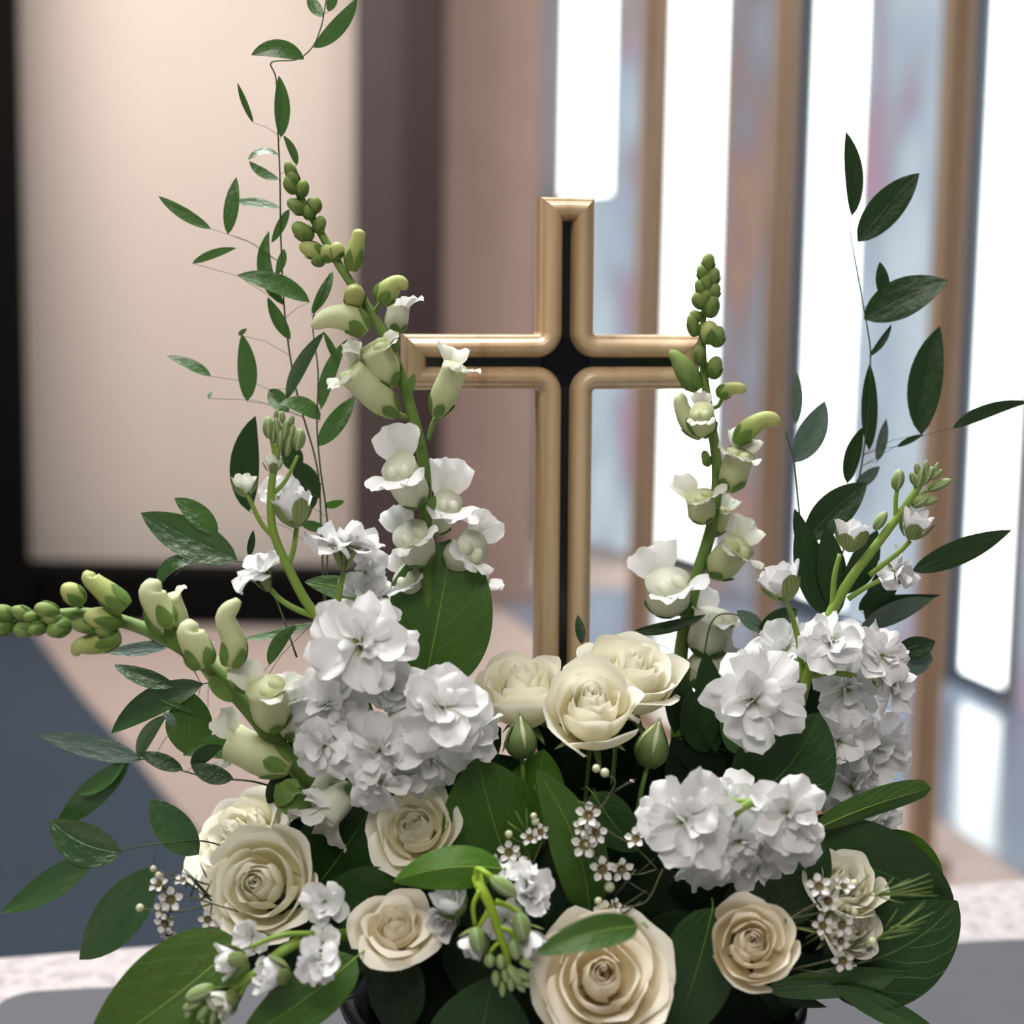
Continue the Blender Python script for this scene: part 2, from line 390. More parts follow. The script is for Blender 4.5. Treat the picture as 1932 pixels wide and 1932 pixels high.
m_black = plain('recess_black', (0.0035, 0.003, 0.003), 0.9, 0.1)
m_post1 = plain('column_brown', (0.055, 0.036, 0.036), 0.6)
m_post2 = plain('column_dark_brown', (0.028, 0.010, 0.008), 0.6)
m_slate = plain('mullion_slate', (0.10, 0.125, 0.16), 0.5)
m_mauve = plain('panel_mauve_grey', (0.24, 0.22, 0.23), 0.6, nz=0.1, nscale=2)
m_ceil = plain('ceiling_white', (0.75, 0.74, 0.72), 0.9)
m_day = plain('window_daylight', (0.94, 1.0, 0.98), 0.4, emit=3.6)
def glass_mat(name, stops, strength, scale, seed):
    m, t, b = nodes(name)
    o = N(t, 'ShaderNodeTexCoord'); mp = t.nodes.new('ShaderNodeMapping'); mp.inputs['Location'].default_value = (seed, seed * 2, 0)
    mp.inputs['Scale'].default_value = (1, 1, .6)
    t.links.new(o.outputs['Object'], mp.inputs['Vector'])
    c = ramp(t, noise_tex(t, scale, 1, mp.outputs[0]), stops)
    b.inputs['Base Color'].default_value = (.05, .05, .06, 1); b.inputs['Roughness'].default_value = 0.15
    t.links.new(c, b.inputs['Emission Color']); b.inputs['Emission Strength'].default_value = strength
    return m
m_glass = glass_mat('coloured_window_glass', [(0.30, (0.62, 0.72, 0.80)), (0.50, (0.44, 0.54, 0.63)), (0.62, (0.40, 0.36, 0.44)), (0.70, (0.46, 0.30, 0.40)), (0.8, (0.34, .36, .20))], 0.75, 2.6, 3.1)
m_glass2 = glass_mat('coloured_window_glass_warm', [(0.30, (0.36, 0.38, 0.44)), (0.46, (0.27, 0.265, 0.30)), (0.56, (0.35, 0.22, 0.20)), (0.66, (0.40, 0.26, 0.16)), (0.8, (0.28, .16, .24))], 0.75, 2.2, 7.7)
def brick_wall_mat():
    m, t, b = nodes('wall_pink_brick')
    o = N(t, 'ShaderNodeTexCoord')
    n = noise_tex(t, 3, 3, o.outputs['Object'])
    t.links.new(mixc(t, n, (0.36, 0.235, 0.195), (0.44, 0.30, 0.25)), b.inputs['Base Color']); b.inputs['Roughness'].default_value = 0.85
    return m
m_brick = brick_wall_mat()
def wood_mat(name, a, b_, c_, ax=2, scale=55):
    m, t, b = nodes(name)
    o = N(t, 'ShaderNodeTexCoord')
    sc = [scale, scale, scale]; sc[ax] = scale * 0.035
    n = noise_tex(t, 1.0, 4, mapping(t, o.outputs['Object'], tuple(sc)), 0.6)
    n2 = noise_tex(t, 1.0, 2, mapping(t, o.outputs['Object'], tuple(k * .25 for k in sc)))
    c = ramp(t, mth(t, 'ADD', mth(t, 'MULTIPLY', n, .6), mth(t, 'MULTIPLY', n2, .4)), [(0.37, c_), (0.46, b_), (0.60, a)])
    t.links.new(c, b.inputs['Base Color']); b.inputs['Roughness'].default_value = 0.28
    b.inputs['Coat Weight'].default_value = 0.35; b.inputs['Coat Roughness'].default_value = 0.2
    bump(t, b, n, 0.15, 0.0004)
    return m
m_screen = wood_mat('screen_wood', (0.44, 0.31, 0.20), (0.38, 0.26, 0.16), (0.27, 0.16, 0.10), 2, 30)

q = [V((-6, -4, 0)), V((6, -4, 0)), V((6, 11, 0)), V((-6, 11, 0))]
fl = tagd(mesh('floor', q + [p + V((0, 0, -.1)) for p in q], [(0, 1, 2, 3), (7, 6, 5, 4), (0, 4, 5, 1), (1, 5, 6, 2), (2, 6, 7, 3), (3, 7, 4, 0)], m_pink, None, None, False), kind='structure')
def floorpoly(name, pts, z, mat):
    q = [PZ(x, y, 0) for x, y in pts]; n = len(q)
    v = [V((p.x, p.y, z)) for p in q] + [V((p.x, p.y, 0)) for p in q]
    f = [tuple(range(n))] + [(i, (i + 1) % n, (i + 1) % n + n, i + n) for i in range(n)]
    return mesh(name, v, f, mat, fl, None, False)
floorpoly('carpet', [(-900, 1215), (60, 1190), (159, 1322), (241, 1414), (300, 1490), (560, 1800), (560, 2300), (-900, 2300)][::-1], 0.008, m_carpet)
floorpoly('tile_floor', [(900, 1112), (2600, 1112), (2600, 2110), (1640, 1455), (1000, 1190)][::-1], 0.004, m_tile)
tagd(mesh('ceiling', *box(-6, 6, -4, 11, 3.6, 3.7)[:2], m_ceil, None, None, False), kind='structure')
# left: cream wall panel over a black plinth and recess, brown column, pinkish brick wall
wl = slab('wall_back', atx(43, 7.15), atx(672, 7.15), 0.20, 3.6, 0.15, m_wall)
slab('baseboard_back', atx(-40, 6.85), atx(700, 6.85), 0.0, 0.225, 0.3, m_black)
slab('wall_left', atx(-900, 6.7), atx(40, 6.7), 0.0, 3.6, 0.05, m_black)
cl = thing('trim_1', (atx(752, 7.0)[0], 6.2, 0), None, None, kind='structure')
slab('column_face', atx(668, 7.0), atx(762, 7.0), 0.0, 3.6, 0.2, m_post1, cl)
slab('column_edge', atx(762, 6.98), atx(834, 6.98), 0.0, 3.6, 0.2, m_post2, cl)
slab('wall_far', atx(830, 7.5), atx(1012, 7.5), 0.0, 3.6, 0.3, m_brick)
# right: receding window wall
BR = [(1097, 9.8), (1300, 8.47), (1570, 7.13), (1880, 5.8), (2300, 4.6)]
def dist_at(px):
    if px < 1097: return 9.8
    for (a, da), (b, db) in zip(BR, BR[1:]):
        if px <= b: return lerp(da, db, (px - a) / (b - a))
    return 4.6
wr = thing('wall_right', (atx(1500, 7.5)[0], 6.7, 0), None, None, kind='structure')
def seg(name, p0, p1, z0, z1, mat, parent, off=0.0, th=0.05):
    return slab(name, atx(p0, dist_at(p0) + off), atx(p1, dist_at(p1) + off), z0, z1, th, mat, parent)
seg('panel', 1006, 1056, 0, 3.6, m_mauve, wr)
winds = []
for k, (a, b, zb) in enumerate([(1056, 1146, 2.03), (1256, 1352, 0.10), (1518, 1612, 0.1), (1842, 1930, 0.06)]):
    wn = thing('window_%d' % (k + 1), (atx(a, dist_at(a))[0], atx(a, dist_at(a))[1], 0), None, None, kind='structure')
    seg('pane', a, b, zb, 3.5, m_day, wn, 0.0)
    seg('sill', a, b, 0.0 if k else 1.9, zb, m_slate if k else m_glass, wn, -0.02)
    seg('head', a, b, 3.5, 3.6, m_slate, wn, -0.02)
    winds.append(wn)
seg('glass_panel', 1056, 1146, 0.0, 1.9, m_glass, winds[0])
seg('glass_panel', 1146, 1205, 0.0, 3.6, m_glass, winds[0])
seg('glass_panel', 1352, 1440, 0.0, 3.6, m_glass2, winds[1])
seg('glass_panel', 1612, 1760, 0.0, 3.6, m_glass, winds[2])
seg('panel', 1205, 1256, 0, 3.6, m_mauve, wr)
seg('panel', 1440, 1492, 0, 3.6, m_mauve, wr)
seg('mullion', 1492, 1518, 0, 3.6, m_slate, wr, -0.03)
seg('panel', 1760, 1800, 0, 3.6, m_mauve, wr)
seg('mullion', 1800, 1842, 0, 3.6, m_slate, wr, -0.03)
seg('mullion', 1930, 1950, 0, 3.6, m_mauve, wr, -0.03)
seg('glass_panel', 1950, 2250, 0, 3.6, m_glass, wr)
# wooden screen that stands before the windows
sc = thing('wooden_screen', atx(1790, 3.8) + (0,), 'tall light wood screen of narrow grooved posts standing before the bright windows', 'screen')
pts = []
for px, dist, wd in ((1222, 5.3, 44), (1466, 4.5, 38), (1788, 3.8, 50)):
    x, y = atx(px, dist); hw = wd / 2 / FPX * dist; pts.append((x, y))
    po = slab('post', (x - hw, y), (x + hw, y), 0.0, 2.9, 0.05, m_screen, sc)
    slab('groove', (x - hw * .12, y - .002), (x + hw * .18, y - .002), 0.05, 2.8, 0.01, m_post2, po)
slab('foot_rail', (pts[0][0], pts[0][1] + .01), (pts[2][0] + .03, pts[2][1] + .01), 0.0, 0.05, 0.05, m_screen, sc)
slab('top_rail', (pts[0][0], pts[0][1] + .01), (pts[2][0] + .03, pts[2][1] + .01), 2.83, 2.9, 0.05, m_screen, sc)

# ------------------------------------------------------------------ table of speckled stone with a grey mat
def stone_mat():
    m, t, b = nodes('stone_speckled_white')
    o = N(t, 'ShaderNodeTexCoord')
    n = noise_tex(t, 70, 3, o.outputs['Object'], .7); n2 = noise_tex(t, 16, 3, o.outputs['Object'])
    c = ramp(t, n, [(0.36, (0.33, 0.285, 0.285)), (0.50, (0.50, 0.455, 0.45)), (0.7, (0.57, 0.53, 0.525))])
    c = mixc(t, mth(t, 'MULTIPLY', n2, .3), c, (0.44, 0.38, 0.38))
    t.links.new(c, b.inputs['Base Color']); b.inputs['Roughness'].default_value = 0.45
    return m
TZ = 0.90
def flat(name, pts, z1, z0, mat, parent=None):
    n = len(pts); v = [V((p.x, p.y, z1)) for p in pts] + [V((p.x, p.y, z0)) for p in pts]
    f = [tuple(range(n)), tuple(reversed(range(n, 2 * n)))] + [(i, i + n, (i + 1) % n + n, (i + 1) % n) for i in range(n)]
    return mesh(name, v, f, mat, parent, None, False)
a, b = PZ(-260, 1828, TZ), PZ(2200, 1640, TZ); dd = (b - a).normalized(); nn = V((dd.y, -dd.x, 0)) * 0.9
tb = thing('stone_table', (0.1, -0.05, 0), 'pale speckled stone table with its back edge showing behind the bouquet', 'table')
st = stone_mat()
flat('table_top', [a, a + nn, b + nn, b], TZ, TZ - 0.05, st, tb)
for sx in (.12, .88):
    c = a.lerp(b, sx) + nn * .5; dx = dd * .05; dn = nn.normalized() * .32
    flat('leg', [c - dx - dn, c - dx + dn, c + dx + dn, c + dx - dn], TZ - 0.05, 0.0, st, tb)
m_mat = plain('mat_grey', (0.100, 0.101, 0.110), 0.75, 0.25, nz=0.06, nscale=40, bumps=0.05)
a, b = PZ(2, 1884, TZ), PZ(2100, 1772, TZ); dd = (b - a).normalized(); nn = V((dd.y, -dd.x, 0))
pts = []
R = 0.025
for k in range(9):
    g = math.pi / 2 * k / 8
    pts.append(a + dd * (R - R * math.cos(math.pi / 2 - g)) * 1.0 + nn * (R - R * math.sin(math.pi / 2 - g)))
pts += [a + nn * 0.62, b + nn * 0.62, b]
o = flat('grey_mat', pts, TZ + 0.004, TZ, m_mat)
tagd(o, 'flat grey mat with a rounded corner lying on the stone table', 'mat')

# ------------------------------------------------------------------ black pot with foam
pc = V((P(1080, 1800, 0).x, 0.0, TZ + 0.004))
pot = thing('flower_pot', pc, 'low black round bowl holding the whole bouquet', 'pot')
def lathe(prof, c, n=56):
    v = []; u = []; f = []
    for j, (r, z) in enumerate(prof):
        for k in range(n):
            g = 2 * math.pi * k / n; v.append(c + V((r * math.cos(g), r * math.sin(g), z))); u.append((k / n, j / len(prof)))
    for j in range(len(prof) - 1):
        for k in range(n): f.append((j * n + k, j * n + (k + 1) % n, (j + 1) * n + (k + 1) % n, (j + 1) * n + k))
    return v, f, u
bb = B(); bb.add(*lathe([(0.001, 0.0), (.082, 0), (.087, .004), (.1, .05), (.113, .098), (.119, .101), (.119, .106), (.112, .106), (.108, .09), (.001, .088)], pc)); bb.build('bowl', M['pot'], pot)
bb = B(); bb.add(*lathe([(.106, .085), (.104, .115), (.092, .15), (.065, .175), (.03, .185), (.001, .187)], pc)); bb.build('foam_block', M['foam'], pot)

# ------------------------------------------------------------------ wooden cross
def make_cross():
    Y = 0.065; s = S(Y); c = P(1067, 683, Y)
    yaw, roll = math.radians(9), math.radians(0.6)
    R = Matrix.Rotation(yaw, 3, 'Z') @ Matrix.Rotation(-roll, 3, 'Y')
    ex, ey, ez = R @ V((1, 0, 0)), R @ V((0, 0, 1)), R @ V((0, -1, 0))       # right, up, toward the viewer
    bp = c + ey * (-985 * s)
    t = thing('wooden_cross', bp, 'upright pine wood cross with rounded mouldings and a black inlaid centre line', 'cross')
    hw, wd, r0, th = 51 * s, 43 * s, 6 * s, 0.013
    ends = {'u': 304 * s, 'd': 985 * s, 'l': 306 * s, 'r': 258 * s}
    def W(x, y, h): return c + ex * x + ey * y + ez * h
    wood = [wood_mat('cross_wood_upright', (0.64, 0.48, 0.30), (0.55, 0.39, 0.225), (0.42, 0.24, 0.12), 2, 60)]
    # black core board
    core = B()
    i_ = 4 * s
    for (x0, x1, y0, y1) in ((-hw + i_, hw - i_, -ends['d'] + i_, ends['u'] - i_), (-ends['l'] + i_, ends['r'] - i_, -hw + i_, hw - i_)):
        v = [W(x, y, h) for h in (-th, -0.001) for y in (y0, y1) for x in (x0, x1)]
        core.add(v, box(0, 1, 0, 1, 0, 1)[1], [(0, 0)] * 8)
    core.build('inlay', plain('cross_black_inlay', (0.006, 0.005, 0.008), 0.25, 0.6), t, 'black inlay in the middle of the cross', False)
    prof = [(0, -th), (0, 0.0015), (.05, .0040), (.12, .0045), (.17, .0046), (.22, .0068), (.36, .0092), (.52, .0100), (.68, .0095), (.82, .0080), (.93, .0052), (1.0, 0.0005), (1.0, -.002)]
    for sx, sy, LX, LY in ((1, 1, ends['r'], ends['u']), (-1, 1, ends['l'], ends['u']), (1, -1, ends['r'], ends['d']), (-1, -1, ends['l'], ends['d'])):
        rows = [((0, LY), (0, LY - wd)), ((hw, LY), (hw - wd, LY - wd))]
        for k in range(11):
            g = math.pi + math.pi / 2 * k / 10; cc = hw + r0
            ro, ri = r0, r0 + wd
            rows.append(((cc + ro * math.cos(g), cc + ro * math.sin(g)), (cc + ri * math.cos(g), cc + ri * math.sin(g))))
        rows += [((LX, hw), (LX - wd, hw - wd)), ((LX, 0), (LX - wd, 0))]
        v = []; f = []; m = len(prof)
        # split at mitres for crisp edges: duplicate rows
        runs = [rows[0:2], rows[1:len(rows) - 1], rows[-2:]]
        for run in runs:
            if len(run) > 2:     # add length samples so shading stays even
                pass
            k0 = len(v)
            for (o_, i2) in run:
                for q_, h in prof:
                    x, y = lerp(o_[0], i2[0], q_), lerp(o_[1], i2[1], q_)
                    v.append(W(sx * x, sy * y, h))
            for a_ in range(len(run) - 1):
                for b_ in range(m - 1):
                    q4 = (k0 + a_ * m + b_, k0 + a_ * m + b_ + 1, k0 + (a_ + 1) * m + b_ + 1, k0 + (a_ + 1) * m + b_)
                    f.append(q4 if sx * sy < 0 else q4[::-1])
        mesh('moulding', v, f, wood[0], t)
make_cross()

# ------------------------------------------------------------------ flower builders
def stem_part(t, pts, r0, r1, mat, name='stem', Y=0.0, n=8, extra=()):
    bb = B(); q = catmull(pathpx(pts, Y), n); bb.add(*tube(q, radii(len(q), r0, r1), 8))
    for e in extra:          # side stalks: (pts, r0, r1)
        q = catmull(pathpx(e[0], Y), 5); bb.add(*tube(q, radii(len(q), e[1], e[2]), 7))
    return bb.build(name, mat, t)
def rose(label, cx, cy, Y, Rpx, ax, mat, openness=1.0, seed=0, H=1.15, squeeze=1.0, stem=None, layers=None, sep=True):
    s = S(Y); R = Rpx * s; c = P(cx, cy, Y); A = D(*ax); r = random.Random(seed)
    x, y, z = frame(A, r.uniform(0, 6.28)); Hh = H * R; base = c - z * Hh
    sp = stem or P(1080, 1900, 0.0)
    t = thing('rose', base, label, 'rose', 'cream spray roses')
    bb = B(); q = catmull([base + z * .05 * R, base - z * .5 * R, base.lerp(sp, .45) - z * .3 * R, sp], 5)
    bb.add(*tube(q, 4.5 * s * min(1, Rpx / 90), 8)); bb.build('stem', M['sepal'], t)
    bb = B(); bb.add(*lathe([(0.001, -.16 * R), (.10 * R, -.13 * R), (.15 * R, -.02 * R), (.16 * R, .06 * R), (.05 * R, .1 * R)], V((0, 0, 0)), 14))
    bb.v = [base + x * q.x + y * q.y + z * q.z for q in bb.v]; bb.build('hip', M['sepal'], t)
    layers = layers or [(.08, 1), (.15, 2), (.24, 3), (.35, 3), (.48, 3), (.64, 3), (.82, 4), (1.0, 5)]
    ph = 0.0
    for li, (f, n) in enumerate(layers):
        ph += 0.9 + r.uniform(-.2, .2)
        for k in range(n):
            phi = ph + 2 * math.pi * k / n + r.uniform(-.12, .12)
            half = lerp(2.3, 1.25, smooth(min(1, f * 1.6))) * r.uniform(.88, 1.08)
            if n == 4: half = 1.05 * r.uniform(.9, 1.1)
            if n >= 5: half = 0.86 * r.uniform(.9, 1.1)
            fj = f * r.uniform(.90, 1.10)
            curl = openness * smooth((f - .3) / .7) * r.uniform(.16, .34); lean = .55 * max(0, 1 - f) ** 1.2
            ztop = R * (.10 * (1 - f) + .02 - .15 * openness * smooth((f - .6) / .4)) + R * r.uniform(-.05, .05); ske = r.uniform(-.17, .17)
            nu, nv = 12, 10; v = []; uv = []; wv = r.uniform(0, 6.28); tipk = r.uniform(.04, .16) if f > .45 else .02
            for j in range(nv + 1):
                tt = j / nv
                for i in range(nu + 1):
                    u = -1 + 2 * i / nu
                    g = math.sin(min(tt * 1.22, 1) * math.pi / 2) ** .75
                    rr = lerp(.10 * R, R * fj * (1.12 - .12 * tt), g) * (1 + .09 * u)
                    rr *= 1 - lean * smooth((tt - .55) / .45)
                    zz = (Hh + ztop) * (tt ** 1.12)
                    zz -= (.24 * Hh * abs(u) ** 2.4 * tt ** 2) * (1 if f > .25 else .6) + ske * Hh * u * tt * tt
                    q = max(0, (tt - .68) / .32) ** 1.8
                    edge = 1 - .35 * u * u
                    rr += curl * R * q * edge * 1.05; zz -= curl * R * q * edge * .85
                    tip = (1 - abs(u)) ** 2 * smooth((tt - .8) / .2); rr += tip * tipk * R * .8
                    wav = (.026 * math.sin(u * 3.2 + wv) + .014 * math.sin(u * 8 + wv * 2)) * R * tt * tt * (0.35 + f); rr += wav; zz += wav * .8
                    hw = half * (.35 + .65 * smooth(tt * 1.8)) * (1 - .12 * tt ** 4)
                    gg = phi + hw * u
                    v.append(base + x * (rr * math.cos(gg)) + y * (rr * math.sin(gg) * squeeze) + z * zz); uv.append(((u + 1) / 2, tt))
            mesh('petal', v, gridfaces(nu, nv), mat, t, uv)
    if sep:
        for k in range(5):
            g = 2 * math.pi * k / 5 + r.uniform(-.2, .2); rad = x * math.cos(g) + y * math.sin(g)
            d = (rad * .9 - z * r.uniform(-.25, .5)).normalized(); sd = z.cross(rad)
            bb = B(); bb.add(*place(petal(.85 * R, .24 * R, .7, .3, .25, -.5, 0, .02, 1.3, seed + k, 4, 7), base + rad * .12 * R, d, sd, d.cross(sd)))
            bb.build('sepal', M['sepal_olive'], t)
    return t
def blossom(parent, cx, cy, Y, Rpx, ax, seed, full=1.0, mat='stock', green=True, shared_c=0.5):
    """double stock blossom: calyx with ruffled petals around it"""
    s = S(Y); R = Rpx * s; c = P(cx, cy, Y); A = D(*ax); r = random.Random(seed)
    x, y, z = frame(A, r.uniform(0, 6.28))
    b0 = c - z * R * .72
    bb = wrap(B(), [b0 + z * R * k * .22 for k in range(4)], [R * k for k in (.09, .20, .27, .36)], .98, 4, .60, 1.04, 0, seed, .25, .45)
    q = [b0 - z * .02 * R, b0 + z * .25 * R, c - z * .1 * R]; bb.add(*tube(q, [.08 * R, .16 * R, .16 * R], 8))
    cx_ = bb.build('blossom', M['sepal_olive'], parent)
    L = [(5, 1.0, .80, .05, .30, .22), (5, .92, .70, .32, .5, .3), (4, .72, .58, .68, .5, .4), (4, .52, .44, 1.0, .4, .5), (2, .36, .32, 1.3, .4, .5)]
    if full < .8: L = [(5, 1.0, .9, .55, .5, .2), (4, .8, .75, .95, .5, .3), (3, .55, .6, 1.2, .4, .35)]
    for (n, ln, wd, el, cu, cp) in L:
        o = r.uniform(0, 6.28)
        for k in range(n):
            g = o + 2 * math.pi * k / n + r.uniform(-.28, .28); rad = x * math.cos(g) + y * math.sin(g); sd = z.cross(rad)
            tw = r.uniform(-.6, .6); sd2 = (sd * math.cos(tw) + z * math.sin(tw)); nn = rad.cross(sd2)
            geo = petal(R * ln * r.uniform(.86, 1.12), R * wd * r.uniform(.85, 1.15), .14, .74, cp * r.uniform(-1.0, 1.2), -cu * r.uniform(-.3, 2.2), el + r.uniform(-.28, .28), .08 * r.uniform(.6, 1.7), .26, seed * 31 + k + n * 7, 9, 8, 0, 1.2, r.uniform(2, 3.6))
            mesh('petal', *[place(geo, c - z * .12 * R, rad, sd2, nn)[i] for i in (0, 1)], M[mat], cx_, geo[2])
    return cx_
def stock_bud(parent, cx, cy, Y, Rpx, ax, seed, n=7, mat='stock'):
    """half-open stock bud: cupped petals held by long striped sepals"""
    s = S(Y); R = Rpx * s; c = P(cx, cy, Y); A = D(*ax); r = random.Random(seed); x, y, z = frame(A, r.uniform(0, 6))
    b0 = c - z * R * 1.05
    qs = [b0 + z * R * k * .34 for k in range(5)]
    bb = wrap(B(), qs, [R * k for k in (.26, .66, .84, .90, .93)], .92, 4, .66, 1.04, 0, seed, .10, .45); bb.add(*tube([b0 - z * .05 * R, b0 + z * .2 * R, b0 + z * .5 * R], [.12 * R, .34 * R, .3 * R], 8))
    o_ = bb.build('bud', M['sepal_olive'], parent)
    for ring, (m, ln, wd, el, f) in enumerate(((n // 2 + 1, 1.75, 1.25, 1.12, .22), (n // 2, 1.7, 1.05, 1.3, .12), (2, 1.6, .8, 1.45, .04))):
        for k in range(m):
            g = 2 * math.pi * k / m + ring + r.uniform(-.3, .3); rad = x * math.cos(g) + y * math.sin(g); sd = z.cross(rad)
            geo = petal(R * ln * r.uniform(.9, 1.08), R * wd, .3, .6, .28, .42 * r.uniform(.3, 1.2), el - .18, .05, .3, seed * 13 + k, 7, 7)
            v, f_, u = place(geo, b0 + z * .12 * R + rad * f * R, rad, sd, z)
            mesh('petal', v, f_, M[mat], o_, u)
    return o_
def green_buds(parent, items, Y, mat='stock_bud', name='bud'):
    """items: (x0, y0, x1, y1, width px[, dY])"""
    for it in items:
        x0, y0, x1, y1, wd = it[:5]; dy = it[5] if len(it) > 5 else 0
        p0, p1 = P(x0, y0, Y + dy), P(x1, y1, Y + dy - .002); s = S(Y)
        bb = B(); bb.add(*pod(p0, p1, wd * s, V((0, 0, 0)), 8, 8, .5, .55)); bb.build(name, M[mat], parent)
def snap_bud(parent, pts, wpx, Y, mat='bud_pale', cal=5, prof=None, seed=0, calL=.45, calmat='sepal'):
    """closed snapdragon bud, curved along pts (base first), with its small calyx"""
    s = S(Y); q = catmull(pathpx(pts, Y), 5); n = len(q); w = wpx * s / 2
    prof = prof or [.45, .82, .98, 1.0, .92, .80, .74, .72, .60, .16]
    rr = []
    for i in range(n):
        t = i / (n - 1) * (len(prof) - 1); k = min(int(t), len(prof) - 2); rr.append(w * lerp(prof[k], prof[k + 1], t - k))
    bb = B(); bb.add(*tube(q, rr, 14, True, .05)); o = bb.build('bud', M[mat], parent)
    if cal:
        wrap(B(), q, rr, calL * .85, cal, .60, 1.06, 0, seed, .05).build('calyx', M[calmat], o)
    return o
def dragon(parent, base, mouth, wpx, Y, up, lip, seed=0, white=False, mid=None, face=.4, calyx_=True, nup=2, nlow=3):
    """open snapdragon blossom: sac-like tube, two upper and three lower lip lobes"""
    s = S(Y); r = random.Random(seed)
    pts = [base, mid or ((base[0] + mouth[0]) / 2, (base[1] + mouth[1]) / 2, (base[2] + mouth[2]) / 2 if len(base) > 2 and len(mouth) > 2 else Y), mouth]
    q = catmull(pathpx(pts, Y), 5); n = len(q); w = wpx * s / 2
    prof = [.40, .78, .95, 1.0, 1.0, .96, .95, 1.0]; rr = []
    for i in range(n):
        t = i / (n - 1) * (len(prof) - 1); k = min(int(t), len(prof) - 2); rr.append(w * lerp(prof[k], prof[k + 1], t - k))
    bb = B(); bb.add(*tube(q, rr, 18, True, .06)); o = bb.build('blossom', M['snap_body_white' if white else 'snap_body'], parent)
    A = (q[-1] - q[-3]).normalized(); U_ = D(*up); U_ = (U_ - A * U_.dot(A)).normalized(); sd = A.cross(U_)
    c = q[-1]; L = lip * s; mt = M['snap_white' if white else 'snap_lip']
    def lobe(dirv, off, ln, wd, cu, el, k):
        d = dirv.normalized(); s2 = A.cross(d).normalized(); nn = d.cross(s2)
        geo = petal(ln, wd, .55, .55, .12, cu, el, .09, .22, seed * 17 + k, 9, 8)
        v, f, u = place(geo, c + off - A * w * .35, d, s2, nn if nn.dot(A) > 0 else -nn)
        mesh('lip', v, f, mt, o, u)
    for k in range(nup):
        e = (k - (nup - 1) / 2) * .75; lobe(U_ * 1 + sd * e, (U_ + sd * e * .6) * w * .75, L * 1.1 * r.uniform(.9, 1.1), L * 1.0, -.7 * r.uniform(.6, 1.2), 1.05, k)
    for k in range(nlow):
        e = (k - (nlow - 1) / 2) * .85; lobe(-U_ * 1 + sd * e, (-U_ + sd * e * .7) * w * .75, L * .85 * r.uniform(.9, 1.1), L * .8, -.9 * r.uniform(.7, 1.3), .95, k + 5)
    # palate cushion that closes the mouth
    bb = B()
    for e in (-1, 1):
        m0 = c + sd * w * .36 * e - U_ * w * .30; bb.add(*pod(m0 - U_ * w * .62 - A * w * .25, m0 + U_ * w * .34 + A * w * .02, w * .70, A * w * .12, 7, 10, .5, .6))
    bb.build('palate', M['snap_body_white' if white else 'snap_body'], o)
    if calyx_:
        wrap(B(), q, rr, .36, 5, .60, 1.07, 0, seed, .06).build('calyx', M['sepal'], o)
    return o
def ruscus(label, stem, leaves, Y, mat='ruscus', rs=2.0, twig=True, seed=0, smat='stem_dark', name='ruscus_branch', group='ruscus branches', cat='foliage'):
    """stem: list of (x,y[,Y]); leaves: (bx,by,tx,ty,w[,bow,tilt,dY,mat])"""
    q = catmull(pathpx(stem, Y), 6); s = S(Y)
    t = thing(name, q[0], label, cat, group)
    bb = B(); bb.add(*tube(q, radii(len(q), rs * s * 1.3, rs * s * .7), 6)); r = random.Random(seed)
    proj = [((p - CAM).dot(XR) / (p - CAM).dot(FW) * FPX + 966, 966 - (p - CAM).dot(UP) / (p - CAM).dot(FW) * FPX) for p in q]
    lv = []
    for k, l in enumerate(leaves):
        bx, by, tx, ty, wd = l[:5]; bow = l[5] if len(l) > 5 else 0; tilt = l[6] if len(l) > 6 else r.uniform(-.5, .5)
        dY = l[7] if len(l) > 7 else r.uniform(-.006, .006); mt = l[8] if len(l) > 8 else mat
        j = min(range(len(q)), key=lambda i: (proj[i][0] - bx) ** 2 + (proj[i][1] - by - .55 * abs(proj[i][0] - bx)) ** 2)
        Yq = q[j].y
        b = P(bx, by, Yq); tp = P(tx, ty, Yq + dY)
        if twig and (b - q[j]).length > 3 * s:
            m = (b + q[j]) / 2 + V((0, 0, .08 * (b - q[j]).length))
            bb.add(*tube([q[j], m, b], rs * s * .36, 5))
        lw = wd * s / max(.45, math.cos(tilt))
        geo = leaf(b, tp, lw, bow * s, r.uniform(-.02, .05) * (tp - b).length, tilt, r.uniform(.08, .3), .72, .85, 6, 12, .012, seed * 50 + k, roll=r.uniform(-.35, .35))
        lv.append((geo, mt))
    bb.build('stem', M[smat], t)
    for geo, mt in lv: mesh('leaf', geo[0], geo[1], M[mt], t, geo[2])
    return t
def salal(label, bx, by, tx, ty, wd, Y, mat='salal', bow=0, tilt=0.0, dY=0.0, arch=.06, fold=.1, wave=.015, seed=0, a=.52, b=.78, roll=0.0, curlside=0.0, name='salal_leaf', petiole=None):
    s = S(Y); b0 = P(bx, by, Y); t0 = P(tx, ty, Y + dY)
    t = thing(name, b0, label, 'leaf', 'cut salal leaves')
    geo = leaf(b0, t0, wd * s / max(.45, math.cos(tilt)), bow * s, arch * (t0 - b0).length, tilt, fold, a, b, 12, 22, wave, seed, roll=roll, curlside=curlside)
    mesh('blade', geo[0], geo[1], M[mat], t, geo[2])
    # midrib standing proud of the underside, running on into the petiole
    nu = 12; rib = [geo[0][j * (nu + 1) + nu // 2] for j in range(0, 21)]
    pe = P(*petiole, Y + .03) if petiole else b0 + (b0 - t0).normalized() * 30 * s + V((0, .02, -.01))
    q = [pe, (pe + b0) / 2 + V((0, 0, .002))] + rib
    bb = B(); bb.add(*tube(q, radii(len(q), 2.0 * s, .5 * s), 6)); bb.build('midrib', M['stem_light' if mat in ('salal', 'salal_bright', 'salal_spot') else 'sepal'], t)
    return t
WAXP = None
